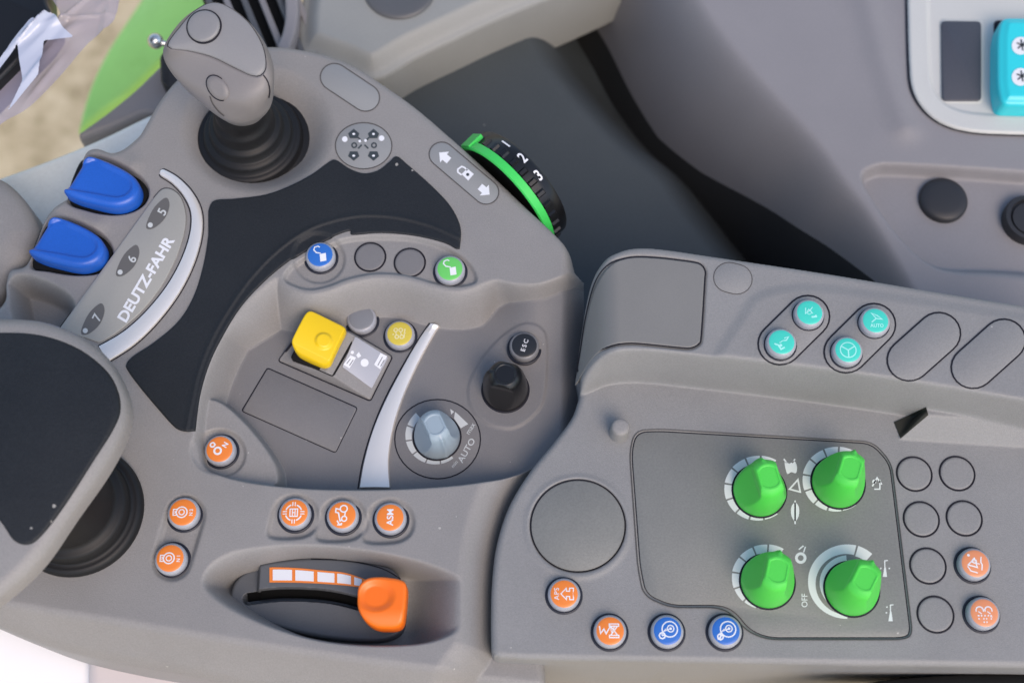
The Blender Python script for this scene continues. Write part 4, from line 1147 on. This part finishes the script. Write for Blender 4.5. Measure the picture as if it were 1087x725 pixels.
for i in range(2):
    t = np.clip(((X - RIDGE[i][0]) * e[i][0] + (Y - RIDGE[i][1]) * e[i][1]) / (e[i] @ e[i]), 0, 1); dm = np.minimum(dm, np.hypot(X - RIDGE[i][0] - t * e[i][0], Y - RIDGE[i][1] - t * e[i][1]))
TH.Z += 3.5 * np.exp(-(dm / 9) ** 2)
TH.Z = blur2(TH.Z, 3)
depth_ = np.interp(Y, [ym(300, 700), ym(238, 700), ym(158, 700), ym(54, 700), ym(0, 700)], [16, 20, 50, 92, 106])  # below this depth the panel foot is coloured black as crevice shade
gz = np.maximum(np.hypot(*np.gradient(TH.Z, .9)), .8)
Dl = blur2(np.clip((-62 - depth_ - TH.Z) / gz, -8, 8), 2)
for nm_, D_, m_, lb_ in (('moulding', -Dl, M['trim'], None), ('foot_shade', Dl, M['crevice_shade'], 'black rubber lining along the foot of the panel')):
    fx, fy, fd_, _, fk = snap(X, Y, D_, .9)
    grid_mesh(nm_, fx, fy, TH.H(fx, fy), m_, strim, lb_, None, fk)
TS = TH.S
CP = rnd([(962, -60), (964.5, 60), (967, 100), (990, 128), (1025, 141), (1300, 150), (1300, -60)], 30, 8)
seam('plate_gap', CP, TS, 4, 1.0, 'seam', strim)
cp = relief('switch_plate', CP, -60, lambda x, y, d: TH.H(x, y) + 2.6 - 1.6 * S01((d - 11) / 4), 2.2, M['cap_white'], strim, 'cream switch plate with rounded corner', .5, 6)[0]
cS = lambda a, b_, f=0: TS(a, b_, f + 1.2)
plate('blank_cover', rnd([(999, 22), (1042, 22.5), (1042, 107), (1000, 107)], 5, 4), cS, 1.6, M['blank'], cp, .8)
plate('cover_frame', rnd([(997.5, 20.5), (1044.5, 21), (1044.5, 109.5), (998.5, 109)], 6, 4), cS, .4, M['cap_white'], cp, .3)
RK = rnd([(1062, 20), (1140, 20), (1140, 114), (1062, 113), (1058, 90), (1058, 40)], 8, 4)
plate('rocker_slot', rnd([(1055, 22), (1150, 20), (1150, 116), (1056, 112)], 5, 4), cS, .4, M['seam'], cp, .2)
rkc = float(U(1100, 66, -50)[0])
relief('rocker_switch', RK, -48, lambda x, y, d: -46 + 1.5 * S01((d - 2) / 4) + 0 * x, 3.0, M['teal'], strim, 'turquoise rocker switch with snowflake marks', .4, 16)
ik = Ink(True).disc(1083.5, 49, 9.5).disc(1083.5, 82, 9.5); ik.on_surface('symbol_pad', M['white'], strim, flatS(-44.2), 0)
ik = Ink(True)
for cy_ in (48, 81):
    for k in range(3):
        a = R(60 * k + 20); ik.line([(1085 - 6 * math.cos(a), cy_ - 6 * math.sin(a)), (1085 + 6 * math.cos(a), cy_ + 6 * math.sin(a))], 1.5)
ik.on_surface('snowflake', M['print_dark'], strim, flatS(-43.9), 0)
p = TS(1000.5, 214); V, Fc, mi = lathe([(14.6, -1), (14.6, 2), (14.0, 3.4), (12.5, 4.4), (9, 5), (4, 5.3)], 56)
obj_local('socket_cap', V, Fc, M['cap_dark'], strim, frame_at(p), 'plain round dark socket cap')
p = TS(1090, 236); V, Fc, mi = lathe([(15.5, -1), (15.5, 5), (14.6, 7), (12.2, 7.2), (11.6, 4), (10.6, 4), (10.2, 5.6), (6, 5.8)], 56)
obj_local('power_socket', V, Fc, M['cap_dark'], strim, frame_at(p), 'ringed black power socket at the right edge', sharp=40)

# pillar trim at the back
PT = cat([(330, -60), (322, -10), (317, 25), (318, 50), (330, 60), (362, 72), (398, 84), (440, 62), (480, 43), (520, 24), (560, 7), (600, -9), (640, -27), (700, -56)], 5, False) + [(700, -160), (330, -160)]
ptc = P([(398, 84), (620, -17)], -80)
def pttop(x, y, d): return -72 - 9 * S01((15 - d) / 13.) 
o, pth = relief('pillar_trim', PT, -80, pttop, 3.5, M['trim_light'], None, None, .8, 60)
top(o, 'pale grey pillar trim with a bevelled lower edge', 'cab trim')
p = U(424, -14, -70); V, Fc, mi = lathe([(24, -4), (23.5, 1.2), (21, 2), (15, 1.2)], 56)
k = obj_local('round_cap', V, Fc, M['quad'], o, frame_at((float(p[0]), float(p[1]), -72)), 'round dark recess cover in the trim')
# air vent
vt = thing('air_vent', 'black slatted air vent in a curved grey surround behind the joystick', 'air vent', (float(U(265, 10, -70)[0]), float(U(265, 10, -70)[1]), -110))
VO = cat([(205, -60), (290, -70), (308, -30), (313, 5), (311, 30), (304, 52), (285, 62), (240, 40), (215, 0)], 6)
o, _ = relief('backing', VO, -95, -95, 2, M['black'], vt, None, .8, 12)
ring_o = cat([(304, -60), (314, -20), (317, 12), (314, 36), (306, 58)], 6, False); ring_i = cat([(294, 52), (301, 32), (303, 10), (299, -18), (286, -60)], 6, False)
relief('surround', ring_o + ring_i, -72, -70, 2, M['trim'], vt, None, .5, 30)
for k in range(7):
    x0 = 196 + k * 19; pts = [(x0 + 1, -52), (x0 + 7, -52), (x0 + 52, 56), (x0 + 44, 56)]
    plate('slat', pts, flatS(-80), 0, M['trim'] if k % 2 else M['quad'], vt, .6, None, 9)

# cab floor, ground, fender, sill
def floor_plane(name, pts, z, m, kind='structure', label=None):
    V = np.column_stack([P(pts, z), np.full(len(pts), z)]); return obj_world(name, V, [tuple(range(len(pts)))], m, None, label, kind=kind, smooth=False)
FLH = HF(-95, 320, -60, 420, 1.2, -118.)
F1 = P(cat([(520, -160), (560, -70), (592, 0), (622, 54), (680, 118), (728, 158), (785, 232), (835, 290), (900, 370), (1000, 480)], 6, False) + [(-300, 480), (-300, -160)], -118)
df = FLH.sd(F1, 120)
t_ = np.clip((32 - df) / 62., 0, 1)
FLH.Z -= 85 * S01(t_)
FLH.Z = blur2(FLH.Z, 2)
grid_mesh('floor', FLH.X, FLH.Y, FLH.Z, M['liner'], None, None, 'structure')

gm = bpy.data.materials.new('straw_ground'); gm.use_nodes = True; nt = gm.node_tree; b = nt.nodes['Principled BSDF']; b.inputs['Roughness'].default_value = .9
geo = nt.nodes.new('ShaderNodeNewGeometry'); n1 = nt.nodes.new('ShaderNodeTexNoise'); n1.inputs['Scale'].default_value = 14; n1.inputs['Detail'].default_value = 9; n1.inputs['Roughness'].default_value = .7
nt.links.new(geo.outputs['Position'], n1.inputs['Vector']); rp = nt.nodes.new('ShaderNodeValToRGB')
rp.color_ramp.elements[0].position = .32; rp.color_ramp.elements[0].color = (.26, .20, .10, 1); rp.color_ramp.elements[1].position = .68; rp.color_ramp.elements[1].color = (.78, .66, .44, 1)
e_ = rp.color_ramp.elements.new(.5); e_.color = (.56, .45, .27, 1)
nt.links.new(n1.outputs['Fac'], rp.inputs['Fac']); nt.links.new(rp.outputs['Color'], b.inputs['Base Color'])
G = 40000.; V = [(-G, -G, -1500), (G, -G, -1500), (G, G, -1500), (-G, G, -1500)]
obj_world('ground', V, [(0, 1, 2, 3)], gm, None, kind='structure', smooth=False)

FE = cat([(82, 139), (88, 112), (98, 80), (114, 44), (134, 8), (170, -60)], 6, False) + [(330, -70), (250, 0)] + cat([(215, 18), (190, 46), (170, 66), (140, 95), (110, 118), (84, 140)], 5, False)
fe0 = P([(95, 110)], -330)[0]; fe1 = P([(200, 20)], -330)[0]; fd = (fe1 - fe0) / np.linalg.norm(fe1 - fe0); fnn = np.array([-fd[1], fd[0]])
def fetop(x, y, d):
    v = (x - fe0[0]) * fnn[0] + (y - fe0[1]) * fnn[1]
    return -330 - .0035 * np.clip(v + 10, 0, None) ** 2
o, _ = relief('fender', FE, -330, fetop, 5, M['fender'], None, None, 1.2, 30)
top(o, 'bright green wheel fender outside the cab', 'fender')

SI = cat([(-60, 205), (0, 186), (60, 164), (110, 143), (165, 117), (200, 108)], 5, False) + [(230, 150), (150, 250), (60, 320), (-60, 330)]
o, _ = relief('door_sill', SI, -75, lambda x, y, d: -75 + 0 * x, 6, M['sill'], None, None, .8, 40)
top(o, 'pale grey door sill passing behind the blue levers', 'door sill')
FR = cat([(82, 141), (110, 121), (140, 97), (170, 68), (195, 42), (215, 20)], 5, False) + [(280, 60), (260, 150), (170, 150)] + cat([(168, 121), (150, 121), (120, 134), (84, 147)], 5, False)
o, _ = relief('door_frame', FR, -90, lambda x, y, d: -90 + 0 * x, 4, M['trim'], None, None, .8, 40)
top(o, 'grey door frame strip between green fender and sill', 'door frame')
plate('rubber_buffer', rnd([(169, 56), (186, 52), (196, 90), (180, 94), (170, 88)], 6, 4), flatS(-78), 0, M['cap_dark'], o, 2, 'black rubber buffer on the frame', 12)
bp_ = U(165, 44, -70); bl = thing('striker_bolt', 'small bright steel ball stud beside the joystick head', 'bolt', (float(bp_[0]), float(bp_[1]), -72))
pr = [(5.0 * math.cos(R(a)), 5.0 * math.sin(R(a))) for a in range(-90, 91, 15)]
V, Fc, mi = lathe([(max(r, .02), z) for r, z in pr], 24); obj_local('ball', V, Fc, M['steel'], bl, frame_at((float(bp_[0]), float(bp_[1]), -70)))
V, Fc, mi = lathe([(1.8, 0), (1.8, 16)], 20); obj_local('stud', V, Fc, M['steel'], bl, frame_at((float(bp_[0]), float(bp_[1]), -70), (1, -.25, -.1)))
# grey side arm at the left
AR = cat([(-120, 170), (-40, 178), (-5, 187), (12, 197), (29, 216), (40, 236), (43, 252), (34, 275), (14, 296), (0, 318), (-30, 350), (-120, 370)], 6)
arc_ = P([(-40, 270)], 0)[0]
o, _ = relief('side_armrest', AR, -12, lambda x, y, d: -4 - 5 * S01((20 - d) / 20.) ** 1.3, 7, M['body'], None, None, .6, 40)
top(o, 'rounded grey arm end left of the blue levers', 'armrest')
# display wrapped in film
dp = thing('wrapped_display', 'black display corner wrapped in clear crinkled plastic film', 'display', (float(U(0, 40, 20)[0]), float(U(0, 40, 20)[1]), -30))
DS_ = rnd([(-120, -60), (45, -60), (48, 0), (58, 20), (44, 40), (0, 84), (-40, 124), (-120, 130)], 6, 4)
plate('screen', DS_, flatS(0), 0, M['knobblack'], dp, 2.5, None, 24)
film = bpy.data.materials.new('clear_film'); film.use_nodes = True; nt = film.node_tree; b = nt.nodes['Principled BSDF']
b.inputs['Base Color'].default_value = (.36, .33, .40, 1); b.inputs['Roughness'].default_value = .16; b.inputs['Alpha'].default_value = .66; b.inputs['Specular IOR Level'].default_value = .8
fh = HF(-330, -185, 100, 262, 1.0)
FP = P(cat([(-80, 60), (-40, 60), (20, 60), (62, 20), (52, -10), (52, -60), (122, -60), (127, -20), (120, 20), (92, 45), (62, 80), (30, 112), (0, 130), (-80, 180)], 4), -6)
dfm = fh.sd(FP, 20)
rr_ = np.random.default_rng(3); fz = np.zeros(fh.X.shape)
for k in range(60):
    cx_, cy_ = rr_.uniform(-320, -190), rr_.uniform(105, 255); a = rr_.normal(.85, .35); w_ = rr_.uniform(1.5, 5)
    u = (fh.X - cx_) * -math.sin(a) + (fh.Y - cy_) * math.cos(a); v_ = (fh.X - cx_) * math.cos(a) + (fh.Y - cy_) * math.sin(a)
    fz += rr_.uniform(1, 3.2) * np.maximum(0, 1 - np.abs(u) / w_) * np.exp(-(v_ / rr_.uniform(10, 30)) ** 2)
fh.Z = -8 + fz
fx, fy, fd_, _, fk = snap(fh.X, fh.Y, dfm, 1.0)
grid_mesh('film', fx, fy, fh.Z, film, dp, None, None, fk)
film2 = bpy.data.materials.new('film_crease'); film2.use_nodes = True; b = film2.node_tree.nodes['Principled BSDF']
b.inputs['Base Color'].default_value = (.50, .54, .64, 1); b.inputs['Roughness'].default_value = .18; b.inputs['Alpha'].default_value = .92
for nm_, fo in (('film_fold', [(60, 18), (42, 21), (30, 32), (20, 48), (22, 66), (26, 90), (14, 112), (8, 124), (24, 104), (42, 82), (46, 64), (48, 46), (66, 44), (80, 42), (68, 32)]), ('film_edge', [(38, 20), (32, 24), (-6, 76), (-2, 80), (36, 30)])):
    fp = P(rnd(fo, 3, 2), 3); df2 = fh.sd(fp, 20); fx, fy, fd_, _, fk = snap(fh.X, fh.Y, df2, 1.0)
    grid_mesh(nm_, fx, fy, fh.Z * 1.3 + 16, film2, dp, None, None, fk)

# bottom left: white step and support post
floor_plane('step_floor', [(-160, 600), (95, 640), (95, 830), (-160, 830)], -90, M['white_paint'])
o, _ = relief('support_post', rnd([(90, 640), (420, 640), (420, 860), (90, 860)], 10, 4), -80, -80, 8, M['pink_paint'], None, None, 1.2, 150)
top(o, 'pale support post under the console front', 'post')
o, _ = relief('floor_mat_edge', cat([(-160, 640), (0, 672), (12, 690), (24, 725), (40, 780), (-160, 800)], 4), -140, -135, 5, M['pink_paint'], None, None, 1.2, 20)
top(o, 'pinkish strip at the lower left corner beside the white step', 'trim strip')
o, _ = relief('seat_edge', cat([(880, 735), (930, 722), (1000, 715), (1060, 713), (1120, 714), (1250, 722), (1250, 820), (880, 820)], 5), -24, lambda x, y, d: -24 + 0 * x, 8, M['rubber'], None, None, .8, 40)
top(o, 'black seat edge below the switch panel in the corner', 'seat')

# =================================================================== CAMERA, LIGHT, SETTINGS
cam = bpy.data.cameras.new('camera'); co = bpy.data.objects.new('camera', cam); COL.objects.link(co)
co.location = Vector(C0) * .001; co.rotation_euler = (TILT, 0, 0)
cam.sensor_fit = 'HORIZONTAL'; cam.sensor_width = 36; cam.lens = 36 * F / 1087
cam.clip_start = .02; cam.clip_end = 200
cam.dof.use_dof = True; cam.dof.focus_distance = .735; cam.dof.aperture_fstop = 5.6; cam.dof.aperture_blades = 7
SC.camera = co

SUN_EL, SUN_AZ = 50.0, 150.0      # degrees; azimuth clockwise from +Y
wd_ = bpy.data.worlds.new('World'); SC.world = wd_; wd_.use_nodes = True; nt = wd_.node_tree
bg = nt.nodes['Background']; sky = nt.nodes.new('ShaderNodeTexSky'); sky.sky_type = 'NISHITA'; sky.sun_disc = False
sky.sun_elevation = R(SUN_EL); sky.sun_rotation = R(SUN_AZ); sky.dust_density = 1.5; sky.air_density = 1.0; sky.ozone_density = 1.0
hs_ = nt.nodes.new('ShaderNodeHueSaturation'); hs_.inputs['Saturation'].default_value = .92
nt.links.new(sky.outputs['Color'], hs_.inputs['Color']); nt.links.new(hs_.outputs['Color'], bg.inputs['Color']); bg.inputs['Strength'].default_value = .15
sl = bpy.data.lights.new('sun', 'SUN'); sl.energy = 1.35; sl.angle = R(35); sl.color = (1, .79, .64)
so = bpy.data.objects.new('sun', sl); COL.objects.link(so)
dirv = Vector((math.sin(R(SUN_AZ)) * math.cos(R(SUN_EL)), math.cos(R(SUN_AZ)) * math.cos(R(SUN_EL)), math.sin(R(SUN_EL))))
so.rotation_euler = dirv.to_track_quat('Z', 'Y').to_euler()
so.location = dirv * 3
SC.view_settings.view_transform = 'Standard'; SC.view_settings.look = 'None'; SC.view_settings.gamma = 1; SC.view_settings.exposure = .6
SC.render.engine = 'CYCLES'
SC.cycles.max_bounces = 6; SC.cycles.diffuse_bounces = 3; SC.cycles.transparent_max_bounces = 6
